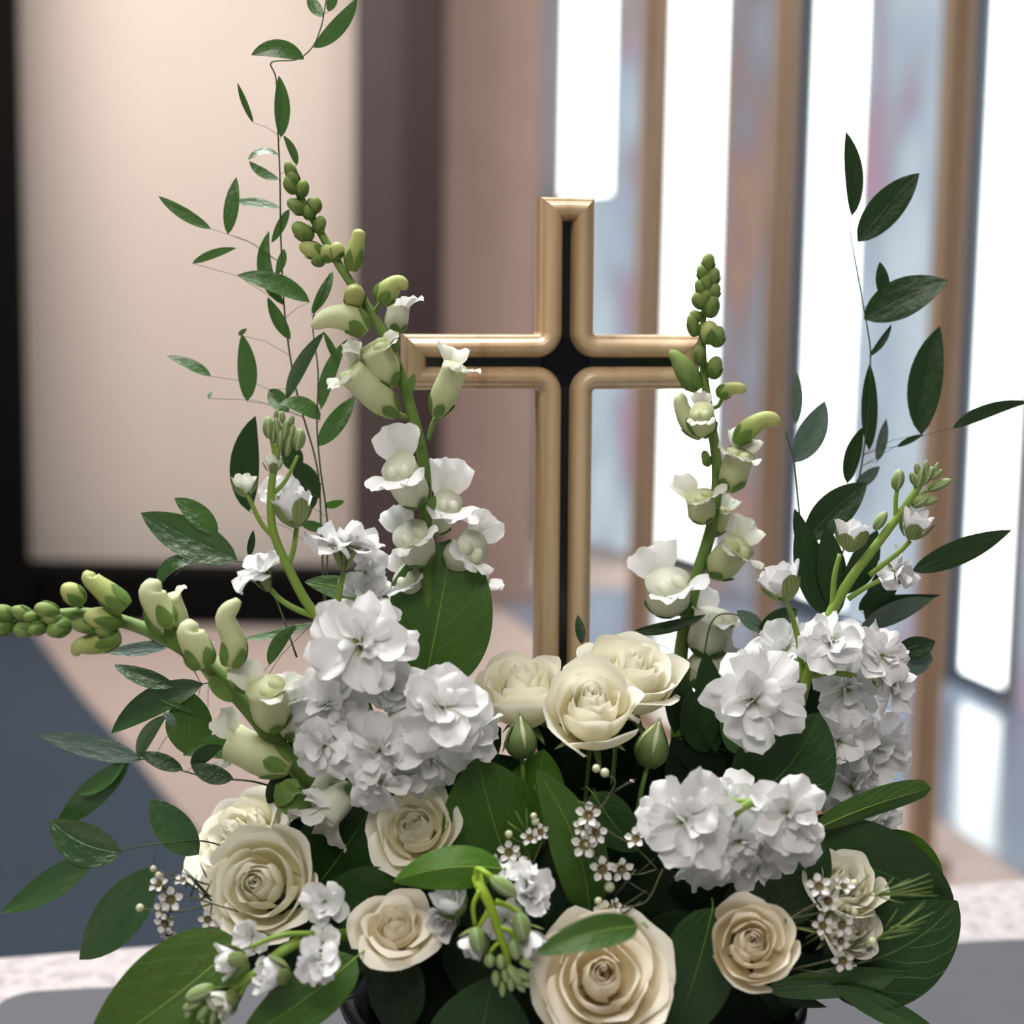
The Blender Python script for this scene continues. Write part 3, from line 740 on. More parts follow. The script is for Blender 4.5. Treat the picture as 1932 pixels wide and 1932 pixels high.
def waxflower(parent, cx, cy, Y, Rpx, ax, seed=0):
    global WAXP
    s = S(Y); R = Rpx * s; c = P(cx, cy, Y); A = D(*ax); x, y, z = frame(A, seed * 1.3)
    bb = B(); v, f, u = lathe([(.02, -1.1), (.18, -1.0), (.30, -.5), (.36, 0), (.40, .06), (.33, .08), (.26, -.05), (.16, -.12), (.02, -.13)], V((0, 0, 0)), 14)
    bb.add([c + (x * q.x + y * q.y + z * q.z) * R for q in v], f, u); o = bb.build('blossom', M['wax_cup'], parent)
    if WAXP is None:
        geo = petal(1.0, .88, .55, .5, .35, .35, .1, .01, .35, 3, 7, 6)
        WAXP = bpy.data.meshes.new('wax_petal'); WAXP.from_pydata([tuple(q) for q in geo[0]], [], geo[1]); WAXP.materials.append(M['wax_petal'])
        l = WAXP.uv_layers.new(name='UVMap'); WAXP.polygons.foreach_set('use_smooth', [True] * len(WAXP.polygons))
        for lp in WAXP.loops: l.data[lp.index].uv = geo[2][lp.vertex_index]
    for k in range(5):
        g = 2 * math.pi * k / 5; rad = x * math.cos(g) + y * math.sin(g); sd = z.cross(rad)
        p = bpy.data.objects.new('petal', WAXP); link(p, o)
        sc_ = R * .68; Mx = Matrix((rad * sc_, sd * sc_, z * sc_)).transposed().to_4x4(); Mx.translation = c + rad * R * .31 - org[o.name]
        p.matrix_basis = Mx
    bb = B()                                   # stigma
    bb.add(*pod(c - z * .15 * R, c + z * .28 * R, .10 * R, n=5, sides=6)); bb.build('stigma', M['wax_rim'], o)
def wax_buds(parent, items, Y):
    for x_, y_, d in items:
        s = S(Y); c = P(x_, y_, Y); r = d * s / 2
        bb = B(); bb.add(*pod(c - UP * r, c + UP * r, 2 * r, n=7, sides=10, a=.5, b=.5)); o = bb.build('bud', M['wax_bud'], parent)
def sprig(label, stems, Y, flowers, buds, needles, seed=0, smat='twig'):
    """stems: list of px paths; flowers: (x,y,R,ax); buds: (x,y,d); needles: (x0,y0,x1,y1[,mat])"""
    t = thing('waxflower_sprig', P(stems[0][0][0], stems[0][0][1], Y), label, 'waxflower', 'waxflower sprigs')
    s = S(Y); bb = B()
    for p in stems:
        q = catmull(pathpx(p, Y), 5); bb.add(*tube(q, radii(len(q), 1.9 * s, 1.1 * s), 6))
    def near(x, y):
        best = None
        for p in stems:
            for a_, b_ in zip(p, p[1:]):
                for k in range(5):
                    q = (lerp(a_[0], b_[0], k / 4), lerp(a_[1], b_[1], k / 4)); d = (q[0] - x) ** 2 + (q[1] - y) ** 2
                    if best is None or d < best[0]: best = (d, q)
        return best[1]
    for (x, y, R, ax) in flowers:
        n = near(x, y); c = P(x, y, Y) - D(*ax) * R * s; bb.add(*tube([P(n[0], n[1], Y), (c + P(n[0], n[1], Y)) / 2, c], 1.1 * s, 5))
    for (x, y, d) in buds:
        n = near(x, y); bb.add(*tube([P(n[0], n[1], Y), P((x + n[0]) / 2, (y + n[1]) / 2 + 3, Y), P(x, y, Y)], 1.2 * s, 5))
    bb.build('stem', M[smat], t)
    for k, (x, y, R, ax) in enumerate(flowers): waxflower(t, x, y, Y - .002, R, ax, seed + k)
    wax_buds(t, buds, Y)
    for l in needles:
        mt = l[4] if len(l) > 4 else 'needle'
        p0, p1 = P(l[0], l[1], Y), P(l[2], l[3], Y - .004); bb = B()
        bb.add(*tube([p0, (p0 + p1) / 2 + UP * -.02 * (p1 - p0).length, p1], [1.6 * s, 1.9 * s, .6 * s], 5)); bb.build('needle', M[mt], t)
    return t

# ------------------------------------------------------------------ roses
rose('front cream rose at the foot of the cross, lowest of the three there', 1118, 1305, -.055, 84, (0, .74, .67), M['rose_cool'], .5, 4, 1.5, stem=P(1100, 1560, -.02))
rose('cream rose left of the foot of the cross seen from its side', 983, 1268, -.02, 78, (-.08, .88, .44), M['rose_cool'], .5, 12, 1.5, stem=P(1040, 1560, 0))
rose('wide open cream rose right of the foot of the cross with pointed outer petals', 1198, 1240, -.012, 90, (.16, .82, .54), M['rose_cool'], .8, 23, 1.4, stem=P(1150, 1560, 0))
rose('cream rose under the left stock cluster beside a folded salal leaf', 778, 1553, -.07, 80, (-.12, .58, .78), M['rose_cool'], .8, 31, 1.0, stem=P(900, 1800, 0))
rose('large cream rose at the left edge of the bouquet, in front of a ruffled one', 482, 1664, -.085, 98, (-.16, .34, .90), M['rose_cool'], .55, 45, 1.15, stem=P(760, 1830, 0))
rose('overblown ruffled cream rose at the far left behind another rose', 437, 1560, -.012, 100, (-.42, .66, .56), M['rose_cool'], .9, 57, 1.1, stem=P(760, 1800, 0), layers=[(.1, 2), (.2, 3), (.32, 4), (.45, 4), (.58, 5), (.72, 5), (.86, 5), (1.0, 5)])
rose('small half open rose with yellow heart and spread outer petals, bottom left of centre', 746, 1736, -.10, 64, (.02, .74, .66), M['rose_warm'], 1.2, 66, 1.2, stem=P(880, 1880, 0), layers=[(.07, 1), (.14, 2), (.23, 3), (.33, 3), (.45, 3), (.60, 4), (.80, 4), (1.08, 4)])
rose('largest ivory rose at the bottom centre, warm and wide open', 1138, 1836, -.125, 118, (.02, .50, .86), M['rose_warm'], .8, 71, .95, stem=P(1120, 1960, -.02), layers=[(.07, 1), (.15, 2), (.25, 3), (.36, 3), (.55, 3), (.72, 4), (.87, 4), (1.0, 5)])
rose('upright ivory rose with a golden heart at the bottom right', 1421, 1772, -.115, 80, (0, .46, .88), M['rose_warm'], .35, 83, 1.2, stem=P(1300, 1960, -.02))
rose('cream rose at the right edge under the stock, top one behind the waxflower', 1598, 1650, -.055, 68, (.20, .72, .64), M['rose_cool'], .8, 92, 1.2, stem=P(1400, 1850, 0))
rose('cream rose at the right edge partly hidden behind waxflower twigs', 1618, 1742, -.06, 62, (.50, .40, .76), M['rose_cool'], .7, 99, 1.2, stem=P(1400, 1850, 0))
def rosebud(label, pts, w, Y, seed, lean):
    t = thing('rose_bud', P(*pts[0], Y), label, 'rose bud', 'closed rose buds')
    s = S(Y); q = catmull(pathpx(pts, Y), 5); n = len(q)
    prof = [.55, .9, 1.0, .98, .85, .62, .35, .08]; rr = []
    for i in range(n):
        x = i / (n - 1) * 7; k = min(int(x), 6); rr.append(w * s / 2 * .93 * lerp(prof[k], prof[k + 1], x - k))
    bb = B(); bb.add(*tube(q, rr, 12)); bb.build('bud', M['snap_body'], t)
    A = (q[-1] - q[0]).normalized(); x, y, z = frame(A, seed); L = (q[-1] - q[0]).length
    for k in range(5):
        g = 2 * math.pi * k / 5; rad = x * math.cos(g) + y * math.sin(g); sd = z.cross(rad); v = []; uv = []
        for j in range(11):
            tt = j / 10
            for i in range(7):
                u = -1 + i / 3
                hw = .72 * (1 - tt) ** .55 * (1 if tt < .98 else .3); gg = g + hw * u
                pr = [.60, .95, 1.08, 1.06, .95, .74, .46, .20, .10][min(int(tt * 8), 8)] if tt >= 1 else lerp(*[[.60, .95, 1.08, 1.06, .95, .74, .46, .20, .10][min(int(tt * 8) + d, 8)] for d in (0, 1)], tt * 8 - int(tt * 8))
                ra = w * s / 2 * pr * (1.03 - .06 * u * u)
                v.append(q[0] + z * (L * tt * 1.12) + (x * math.cos(gg) + y * math.sin(gg)) * ra); uv.append(((u + 1) / 2, tt))
        mesh('sepal', v, gridfaces(6, 10), M['rose_bud'], t, uv)
    bb = B(); bb.add(*tube([q[0] + z * .002, q[0] - z * .012, q[0] - z * .03 + V((0, .015, -.02))], [4 * s, 5 * s, 4 * s], 8)); bb.build('stem', M['sepal'], t)
rosebud('closed green rose bud below the left rose at the foot of the cross', [(985, 1428), (985, 1390), (981, 1352)], 58, -.05, 1, 0)
rosebud('closed green rose bud with a pale seam, right of the front rose', [(1222, 1444), (1230, 1400), (1243, 1362)], 62, -.045, 2, 0)

# ------------------------------------------------------------------ stock, left tall stem
Y = -.045
t = thing('stock_stem', P(700, 1500, Y), 'tall white stock stem left of the upright salal leaf, bare green stalk above', 'stock flower', 'white stock stems')
stem_part(t, [(760, 1540, 0), (690, 1330, -.02), (640, 1200), (588, 1150), (548, 1080), (515, 1000), (512, 920), (522, 860), (528, 815)], .0030, .0016, M['stem_light'], 'stem', Y, 8, extra=[
    ([(515, 1012), (492, 985), (470, 940), (462, 925)], .0013, .0010), ([(514, 910), (514, 880), (510, 860)], .0010, .0008), ([(508, 812), (516, 850), (520, 870)], .0008, .001),
    ([(518, 930), (540, 905), (562, 860)], .0012, .0008), ([(540, 1075), (553, 1040), (560, 995)], .0014, .0012), ([(600, 1165), (560, 1150), (530, 1132), (508, 1110)], .0016, .0012),
    ([(632, 1180), (640, 1120), (648, 1080)], .0015, .0013), ([(690, 1330), (720, 1270), (740, 1240)], .002, .0014), ([(690, 1340), (640, 1350), (610, 1370)], .002, .0014), ([(720, 1380), (780, 1370), (830, 1360)], .002, .0014)])
green_buds(t, [(508, 828, 506, 785, 24), (560, 850, 568, 808, 26), (528, 830, 520, 786, 15), (536, 835, 540, 792, 17), (546, 838, 554, 800, 15), (516, 838, 516, 800, 12), (528, 850, 530, 812, 16), (540, 862, 548, 820, 14), (534, 800, 532, 775, 12), (548, 806, 552, 782, 12), (520, 795, 522, 772, 10)], Y, 'stock_bud')
stock_bud(t, 515, 872, Y, 19, (.05, 1, .2), 1, 6, 'snap_lip')
stock_bud(t, 461, 912, Y, 24, (-.1, .95, .2), 2, 6, 'snap_lip')
stock_bud(t, 553, 955, Y - .004, 38, (-.15, .9, -.15), 3, 8)
blossom(t, 530, 935, Y + .015, 52, (.1, .6, .7), 4, .7)
blossom(t, 650, 1022, Y - .002, 74, (.05, .93, .12), 5, 1)
blossom(t, 490, 1078, Y - .004, 58, (-.35, .85, .3), 6, .7)
blossom(t, 690, 1080, Y + .012, 55, (.35, -.2, .85), 7, .7)
blossom(t, 700, 1130, Y + .008, 66, (.3, .75, .55), 72, 1)
blossom(t, 680, 1212, Y - .030, 106, (.05, .15, .98), 8, 1)
blossom(t, 835, 1335, Y - .034, 100, (.08, .18, .97), 9, 1)
blossom(t, 615, 1330, Y - .012, 92, (-.25, .0, .95), 10, 1)
blossom(t, 610, 1410, Y - .02, 70, (-.25, -.35, .9), 11, .7)
blossom(t, 715, 1420, Y - .026, 95, (-.05, -.15, .97), 12, 1)
blossom(t, 715, 1485, Y - .026, 72, (.0, -.5, .85), 13, 1)
blossom(t, 885, 1390, Y - .020, 78, (.3, -.1, .95), 14, 1)
blossom(t, 815, 1440, Y - .018, 80, (.1, -.45, .85), 15, 1)
blossom(t, 740, 1300, Y + .0, 74, (.1, .1, .95), 16, .7)
blossom(t, 660, 1290, Y + .0, 80, (-.1, .1, .95), 17, 1)

# ------------------------------------------------------------------ stock, right tall stem
Y = -.02
t = thing('stock_stem', P(1500, 1500, Y), 'tall white stock stem at the right leaning right, green bud tip above', 'stock flower', 'white stock stems')
stem_part(t, [(1440, 1560, 0), (1490, 1400, -.01), (1518, 1290), (1555, 1185), (1600, 1100), (1660, 1020), (1712, 950), (1745, 900)], .0038, .0016, M['stem_light'], 'stem', Y, 8, extra=[
    ([(1512, 1290), (1508, 1220), (1496, 1170), (1483, 1130, -.03)], .0018, .0012), ([(1570, 1160), (1574, 1090), (1585, 1045)], .0016, .0012), ([(1640, 1085), (1670, 1062), (1700, 1038), (1717, 1020)], .0014, .0012),
    ([(1690, 980), (1690, 940), (1695, 915)], .0012, .001), ([(1600, 1130), (1630, 1110), (1660, 1095)], .0014, .0012), ([(1520, 1280), (1560, 1268), (1615, 1275)], .0018, .0014), ([(1720, 945), (1750, 925), (1780, 915)], .001, .0008)])
green_buds(t, [(1650, 1000, 1672, 965, 22), (1690, 925, 1698, 885, 26), (1720, 955, 1752, 935, 26), (1728, 925, 1738, 885, 18), (1742, 915, 1760, 880, 16), (1750, 925, 1795, 905, 20), (1745, 900, 1748, 868, 13), (1735, 905, 1728, 872, 14), (1752, 905, 1778, 886, 14), (1735, 950, 1770, 940, 20), (1760, 900, 1770, 872, 10), (1725, 915, 1718, 890, 12)], Y, 'stock_bud')
stock_bud(t, 1728, 985, Y - .003, 33, (.3, .9, .3), 21, 7)
stock_bud(t, 1608, 1005, Y - .002, 34, (.15, .95, .1), 22, 7)
stock_bud(t, 1472, 1095, Y - .01, 40, (-.3, .92, .1), 23, 8)
blossom(t, 1690, 1078, Y + .012, 48, (.7, .1, .6), 24, .7)
blossom(t, 1570, 1205, Y - .014, 72, (-.15, .6, .75), 25, 1)
blossom(t, 1668, 1235, Y - .010, 72, (.5, .35, .75), 26, 1)
blossom(t, 1690, 1290, Y - .006, 66, (.7, -.05, .65), 27, 1)
blossom(t, 1480, 1225, Y + .012, 78, (-.2, .5, .8), 28, 1)
blossom(t, 1422, 1320, Y - .035, 108, (-.1, .12, .97), 29, 1)
blossom(t, 1600, 1300, Y + .002, 84, (.1, .1, .95), 30, 1)
blossom(t, 1585, 1400, Y - .005, 84, (.1, -.1, .95), 31, 1)
blossom(t, 1660, 1410, Y + .016, 84, (.35, -.1, .9), 32, 1)
blossom(t, 1610, 1490, Y + .01, 76, (.25, -.2, .9), 33, 1)
blossom(t, 1655, 1560, Y + .012, 66, (.3, -.2, .9), 34, 1)

# ------------------------------------------------------------------ stock, low stem right of centre
Y = -.085
t = thing('stock_stem', P(1380, 1640, Y), 'short white stock cluster right of centre above the golden hearted rose', 'stock flower', 'white stock stems')
stem_part(t, [(1330, 1740, -.03), (1350, 1640, -.06), (1380, 1540), (1450, 1500, -.08)], .003, .002, M['stem_light'], 'stem', Y, 8, extra=[([(1360, 1510), (1400, 1513), (1440, 1522)], .0014, .0012)])
blossom(t, 1292, 1545, Y - .012, 104, (-.08, .10, .98), 41, 1)
blossom(t, 1325, 1620, Y - .002, 88, (.0, -.45, .88), 42, 1)
blossom(t, 1398, 1590, Y + .004, 84, (.1, -.2, .95), 43, 1)
blossom(t, 1490, 1535, Y - .008, 86, (.28, .0, .95), 44, 1)
blossom(t, 1390, 1510, Y + .012, 66, (.1, .5, .8), 45, .7)
blossom(t, 1430, 1630, Y + .012, 72, (.15, -.55, .8), 46, 1)
blossom(t, 1500, 1590, Y + .0, 66, (.2, -.45, .85), 47, .7)

# ------------------------------------------------------------------ stock, drooping tip bottom centre
Y = -.125
t = thing('stock_stem', P(905, 1700, Y), 'drooping stock tip with lime green stalk and striped buds at bottom centre', 'stock flower', 'white stock stems')
stem_part(t, [(900, 1650, -.10), (904, 1668, -.12), (925, 1710), (942, 1760), (955, 1800), (962, 1840)], .0028, .0012, M['stem_lime'], 'stem', Y, 8, extra=[
    ([(902, 1665, -.12), (900, 1640, -.12), (918, 1648), (935, 1662)], .0014, .0012), ([(905, 1680), (893, 1710), (896, 1745)], .0011, .0009), ([(925, 1715), (912, 1735), (902, 1752)], .0013, .001),
    ([(935, 1700), (960, 1710), (982, 1722)], .0013, .001), ([(945, 1750), (965, 1758), (972, 1775)], .001, .0008), ([(950, 1770), (930, 1790), (922, 1805)], .001, .0008), ([(930, 1660), (940, 1666), (950, 1672)], .001, .001)])
green_buds(t, [(925, 1655, 975, 1690, 34), (896, 1748, 905, 1800, 34), (978, 1722, 990, 1775, 38), (968, 1772, 975, 1812, 26), (922, 1800, 926, 1826, 24), (944, 1800, 946, 1830, 20), (958, 1822, 985, 1860, 24), (935, 1830, 936, 1862, 18), (948, 1850, 948, 1882, 14), (980, 1812, 1008, 1824, 20), (962, 1835, 965, 1872, 18), (975, 1830, 1000, 1848, 18), (985, 1850, 1000, 1862, 14), (950, 1825, 955, 1855, 16), (970, 1850, 990, 1872, 14)], Y - .004, 'stock_bud')
stock_bud(t, 893, 1782, Y + .004, 32, (-.5, -.7, .3), 51, 6)
stock_bud(t, 1000, 1778, Y + .004, 36, (.55, -.6, .3), 52, 7)
blossom(t, 1000, 1690, Y + .016, 60, (.5, .3, .6), 53, .7, 'stock')
blossom(t, 985, 1655, Y + .022, 46, (.1, .8, .4), 54, .7)
stock_bud(t, 850, 1700, Y + .014, 36, (-.2, .7, .5), 55, 7)
stock_bud(t, 838, 1738, Y + .022, 32, (-.3, -.2, .7), 56, 7)
blossom(t, 955, 1735, Y + .026, 56, (.1, -.2, .9), 57, .7)

# ------------------------------------------------------------------ stock, bottom left
Y = -.12
t = thing('stock_stem', P(600, 1760, Y), 'low stock stem with closed buds reaching to the bottom left over the spotted leaf', 'stock flower', 'white stock stems')
stem_part(t, [(720, 1760, -.05), (600, 1768, -.10), (540, 1790), (490, 1830), (440, 1865), (400, 1885)], .0030, .0014, M['stem_light'], 'stem', Y, 8, extra=[
    ([(590, 1762, -.11), (530, 1765), (470, 1788)], .0015, .001), ([(540, 1790), (510, 1815), (470, 1850), (450, 1880)], .0014, .001), ([(590, 1768, -.11), (580, 1795), (565, 1825)], .0015, .001), ([(480, 1838), (430, 1868), (395, 1878)], .001, .001)])
green_buds(t, [(405, 1862, 350, 1885, 34), (425, 1872, 400, 1892, 24), (385, 1885, 345, 1905, 22), (395, 1895, 372, 1925, 20), (410, 1895, 398, 1935, 16), (362, 1900, 350, 1922, 16), (380, 1905, 383, 1932, 14)], Y - .002, 'stock_bud')
stock_bud(t, 432, 1815, Y - .002, 34, (-.85, -.1, .3), 61, 7)
stock_bud(t, 510, 1838, Y - .006, 38, (-.75, .1, .4), 62, 8)
stock_bud(t, 420, 1892, Y - .006, 32, (-.5, -.3, .6), 63, 6, 'snap_lip')
blossom(t, 600, 1815, Y - .016, 58, (-.3, .0, .9), 64, .7)
blossom(t, 612, 1700, Y + .02, 52, (-.1, .2, .9), 65, .7)
blossom(t, 610, 1780, Y + .014, 50, (-.2, .3, .8), 66, .7)
blossom(t, 470, 1768, Y + .02, 44, (-.3, .2, .8), 68, .7)

# ------------------------------------------------------------------ snapdragons
Y = .0
t = thing('snapdragon', P(805, 1150, Y), 'tallest snapdragon with green buds leaning left beside the cross arm', 'snapdragon', 'snapdragon stems')
stem_part(t, [(820, 1300, 0), (806, 1100), (803, 990), (800, 880), (775, 770), (738, 660), (690, 575), (640, 500), (600, 430), (566, 370), (548, 320)], .0036, .0015, M['stem_snap'], 'stem', Y, 8, extra=[
    ([(700, 600), (712, 580), (722, 568)], .0012, .0012), ([(808, 830), (815, 805), (822, 788)], .0014, .0014), ([(770, 790), (760, 785), (750, 780)], .0014, .0014), ([(650, 512), (660, 505), (662, 500)], .0012, .0012)])
for k, (x0, y0, x1, y1, wd, m) in enumerate([(556, 340, 540, 305, 22, 'bud_green'), (560, 352, 545, 322, 24, 'bud_green'), (557, 366, 540, 332, 24, 'bud_green'), (566, 372, 574, 340, 26, 'bud_green'), (578, 402, 542, 378, 26, 'bud_green'), (590, 402, 596, 372, 28, 'bud_green'), (585, 415, 582, 385, 24, 'bud_green'), (590, 452, 552, 422, 32, 'bud_green'), (598, 440, 608, 408, 24, 'bud_green'), (612, 482, 565, 462, 32, 'bud_pale'), (622, 495, 612, 462, 30, 'bud_pale'), (630, 488, 640, 458, 30, 'bud_pale'), (610, 500, 590, 478, 26, 'bud_green')]):
    q_, r_ = podpath(P(x0, y0, Y), P(x1, y1, Y - .004), wd * S(Y)); bb = B(); bb.add(*tube(q_, r_, 12, True, .03)); bo = bb.build('bud', M[m], t)
    wrap(B(), q_, r_, .62, 4, .72, 1.06, .02, k, .04).build('calyx', M['sepal'], bo)
snap_bud(t, [(664, 512), (668, 480), (676, 445), (678, 432)], 34, Y - .004, 'bud_pale', seed=1, calL=.5)
snap_bud(t, [(672, 572, .0), (668, 556, -.008), (665, 545, -.016)], 40, Y, 'bud_pale', seed=2, prof=[.6, .95, 1.0, .98, .9, .6, .2])
snap_bud(t, [(718, 572), (730, 550), (752, 532), (768, 545)], 44, Y - .006, 'bud_pale', seed=3, prof=[.6, .95, 1, 1, .9, .75, .62, .58, .5, .16])
snap_bud(t, [(690, 628), (662, 602), (620, 600), (588, 618)], 52, Y - .008, 'snap_body', seed=4, prof=[.5, .85, 1, 1, .95, .85, .75, .62, .5, .16])
dragon(t, (745, 630, .02), (752, 575, .02), 44, .02, (.4, .5, .3), 34, 5, True)
dragon(t, (738, 728, -.004), (705, 655, -.012), 62, Y, (-.9, .2, .2), 40, 6)
dragon(t, (748, 782, -.006), (660, 700, -.016), 56, Y, (-.2, 1, .1), 44, 7)
dragon(t, (822, 785, -.006), (860, 690, -.012), 50, Y, (.2, 1, .0), 44, 8)
dragon(t, (790, 950, .002), (752, 880, -.02), 66, Y, (-.2, .9, .3), 64, 9, True)
dragon(t, (818, 1000, .02), (845, 945, .004), 56, .02, (.1, 1, .1), 66, 10, True)
dragon(t, (800, 1060, .0), (772, 1005, -.012), 70, Y, (-.5, .8, .2), 46, 11, True)
dragon(t, (850, 1060, .01), (895, 1030, -.004), 70, Y, (.6, .7, .2), 52, 12, True)
dragon(t, (800, 1120, .01), (765, 1085, .0), 60, .01, (-.5, .8, .2), 42, 13, True)
dragon(t, (880, 1110, .015), (905, 1085, .01), 50, .01, (.6, .2, .4), 34, 14, True)
for k, (a_, b_, wd) in enumerate((((768, 745), (782, 705), 20), ((740, 665), (755, 640), 16), ((800, 840), (770, 800), 14), ((806, 970), (822, 935), 20))):
    g_ = leaf(P(*a_, Y - .004), P(*b_, Y - .01), wd * S(Y), 0, .002, .2, .2, .6, .7, 4, 8); mesh('bract', g_[0], g_[1], M['sepal'], t, g_[2])

Y = -.05
t = thing('snapdragon', P(620, 1520, Y), 'low snapdragon reaching far left, almost level, with its green tip leaving the picture', 'snapdragon', 'snapdragon stems')
stem_part(t, [(660, 1560, -.01), (585, 1480, -.04), (520, 1400), (455, 1320), (390, 1255), (320, 1208), (250, 1178), (170, 1158), (90, 1160), (0, 1165), (-50, 1160)], .0048, .0020, M['stem_snap'], 'stem', Y, 8, extra=[
    ([(250, 1178), (225, 1168), (205, 1152)], .0014, .0012), ([(160, 1158), (150, 1140), (145, 1130)], .0012, .001)])
for k, (x0, y0, x1, y1, wd, m) in enumerate([(30, 1165, -15, 1150, 34, 'bud_green'), (25, 1178, -15, 1188, 34, 'bud_green'), (62, 1168, 22, 1148, 30, 'bud_green'), (68, 1180, 25, 1192, 34, 'bud_green'), (112, 1160, 65, 1145, 34, 'bud_green'), (90, 1180, 50, 1190, 28, 'bud_green'), (135, 1175, 88, 1195, 36, 'bud_green'), (75, 1165, 40, 1163, 24, 'bud_green'), (120, 1172, 80, 1165, 26, 'bud_green'), (158, 1138, 118, 1104, 40, 'bud_pale'), (232, 1175, 158, 1160, 44, 'bud_pale'), (195, 1185, 135, 1178, 30, 'bud_green'), (215, 1195, 180, 1185, 30, 'bud_green')]):
    q_, r_ = podpath(P(x0, y0, Y - .004), P(x1, y1, Y - .010), wd * S(Y)); bb = B(); bb.add(*tube(q_, r_, 12, True, .03)); bo = bb.build('bud', M[m], t)
    wrap(B(), q_, r_, .62, 4, .72, 1.06, .02, k, .04).build('calyx', M['sepal'], bo)
snap_bud(t, [(236, 1148), (205, 1120), (172, 1092), (176, 1080)], 48, Y - .008, 'bud_pale', seed=21, prof=[.75, 1, 1, .95, .85, .75, .7, .68, .5, .16])
snap_bud(t, [(225, 1200), (185, 1212), (150, 1220), (142, 1236)], 44, Y - .004, 'bud_pale', seed=22, prof=[.6, .95, 1, 1, .9, .8, .7, .6, .5, .3])
snap_bud(t, [(318, 1182), (300, 1150), (286, 1115), (300, 1096)], 54, Y - .010, 'snap_body', seed=23, prof=[.7, 1, 1, .95, .95, .95, .9, .75, .6, .2])
dragon(t, (345, 1200, -.045), (320, 1125, -.05), 42, Y, (.4, .9, 0), 22, 24)
snap_bud(t, [(385, 1258), (372, 1225), (358, 1190), (372, 1178)], 58, Y - .016, 'snap_body', seed=25, prof=[.7, 1, 1, .95, .95, .9, .85, .7, .55, .2])
snap_bud(t, [(435, 1256), (442, 1215), (425, 1165), (450, 1132)], 50, Y - .012, 'snap_body', seed=26, prof=[.7, 1, 1, .95, .85, .8, .78, .72, .6, .3])
dragon(t, (425, 1290, -.03), (385, 1240, -.03), 44, -.03, (-.3, .8, .3), 26, 27)
dragon(t, (520, 1375, -.055), (500, 1295, -.065), 74, Y, (-.5, .8, .2), 54, 28)
dragon(t, (555, 1395, -.045), (545, 1310, -.05), 66, Y, (-.1, 1, .1), 40, 29, True)
dragon(t, (545, 1450, -.055), (440, 1400, -.045), 74, Y, (-.4, .8, .2), 56, 30)
dragon(t, (640, 1440, -.04), (605, 1500, -.05), 50, Y, (-.3, -.5, .6), 60, 31, True)
dragon(t, (660, 1480, -.05), (612, 1545, -.06), 60, Y, (-.6, .3, .5), 62, 312, True)
for k, (a_, b_, wd) in enumerate((((348, 1225), (310, 1185), 26), ((395, 1275), (440, 1325), 30), ((440, 1270), (462, 1310), 26), ((300, 1205), (270, 1150), 16), ((560, 1470), (520, 1520), 40), ((520, 1480), (590, 1540), 60))):
    g_ = leaf(P(*a_, Y - .004), P(*b_, Y - .008), wd * S(Y), 0, .002, .2, .2, .6, .7, 4, 8); mesh('bract', g_[0], g_[1], M['sepal'], t, g_[2])

Y = .05
t = thing('snapdragon', P(1290, 1250, Y), 'snapdragon right of the cross in front of a bright window strip', 'snapdragon', 'snapdragon stems')
stem_part(t, [(1280, 1400, .02), (1285, 1230), (1312, 1100), (1345, 980), (1352, 880), (1338, 780), (1328, 700), (1326, 620), (1334, 500)], .0042, .0014, M['stem_snap'], 'stem', Y, 8, extra=[
    ([(1345, 770), (1355, 765), (1362, 752)], .0012, .001), ([(1352, 900), (1372, 860), (1385, 835)], .0014, .0012)])
for k, (x0, y0, x1, y1, wd, m) in enumerate([(1334, 515, 1338, 478, 26, 'bud_green'), (1330, 530, 1322, 500, 24, 'bud_green'), (1340, 540, 1350, 505, 26, 'bud_green'), (1330, 558, 1316, 528, 24, 'bud_green'), (1340, 565, 1352, 535, 26, 'bud_green'), (1326, 582, 1312, 552, 26, 'bud_green'), (1338, 600, 1346, 555, 30, 'bud_green'), (1320, 605, 1304, 588, 22, 'bud_green'), (1332, 555, 1332, 515, 26, 'bud_green'), (1335, 580, 1330, 545, 26, 'bud_green'), (1350, 655, 1356, 615, 30, 'bud_green'), (1312, 635, 1303, 592, 24, 'bud_green'), (1335, 650, 1340, 605, 36, 'bud_pale'), (1344, 715, 1352, 672, 30, 'bud_green'), (1322, 690, 1318, 650, 24, 'bud_green'), (1336, 880, 1328, 850, 18, 'bud_green')]):
    q_, r_ = podpath(P(x0, y0, Y - .004), P(x1, y1, Y - .008), wd * S(Y)); bb = B(); bb.add(*tube(q_, r_, 12, True, .03)); bo = bb.build('bud', M[m], t)
    wrap(B(), q_, r_, .62, 4, .72, 1.06, .02, k, .04).build('calyx', M['sepal'], bo)
snap_bud(t, [(1318, 735), (1300, 712), (1280, 680), (1264, 662)], 40, Y - .008, 'bud_green', seed=31, prof=[.5, .8, 1, 1, 1, .9, .75, .6, .5, .2])
snap_bud(t, [(1358, 752), (1368, 738), (1390, 732), (1408, 738)], 30, Y - .006, 'bud_pale', seed=32)
snap_bud(t, [(1388, 835), (1415, 808), (1445, 790), (1474, 798)], 40, Y - .006, 'bud_pale', seed=33, calL=.35)
snap_bud(t, [(1325, 825), (1300, 795), (1285, 765), (1285, 740)], 40, Y - .004, 'snap_body', seed=34)
dragon(t, (1330, 820, .044), (1324, 775, .03), 46, Y, (-.1, .9, .4), 24, 35)
dragon(t, (1375, 925, .044), (1398, 855, .038), 56, Y, (.3, .9, .1), 46, 36)
dragon(t, (1330, 985, .044), (1318, 935, .038), 54, Y, (-.5, .8, .1), 44, 37)
dragon(t, (1345, 1010, .06), (1362, 960, .056), 40, .06, (.3, .8, .2), 30, 38)
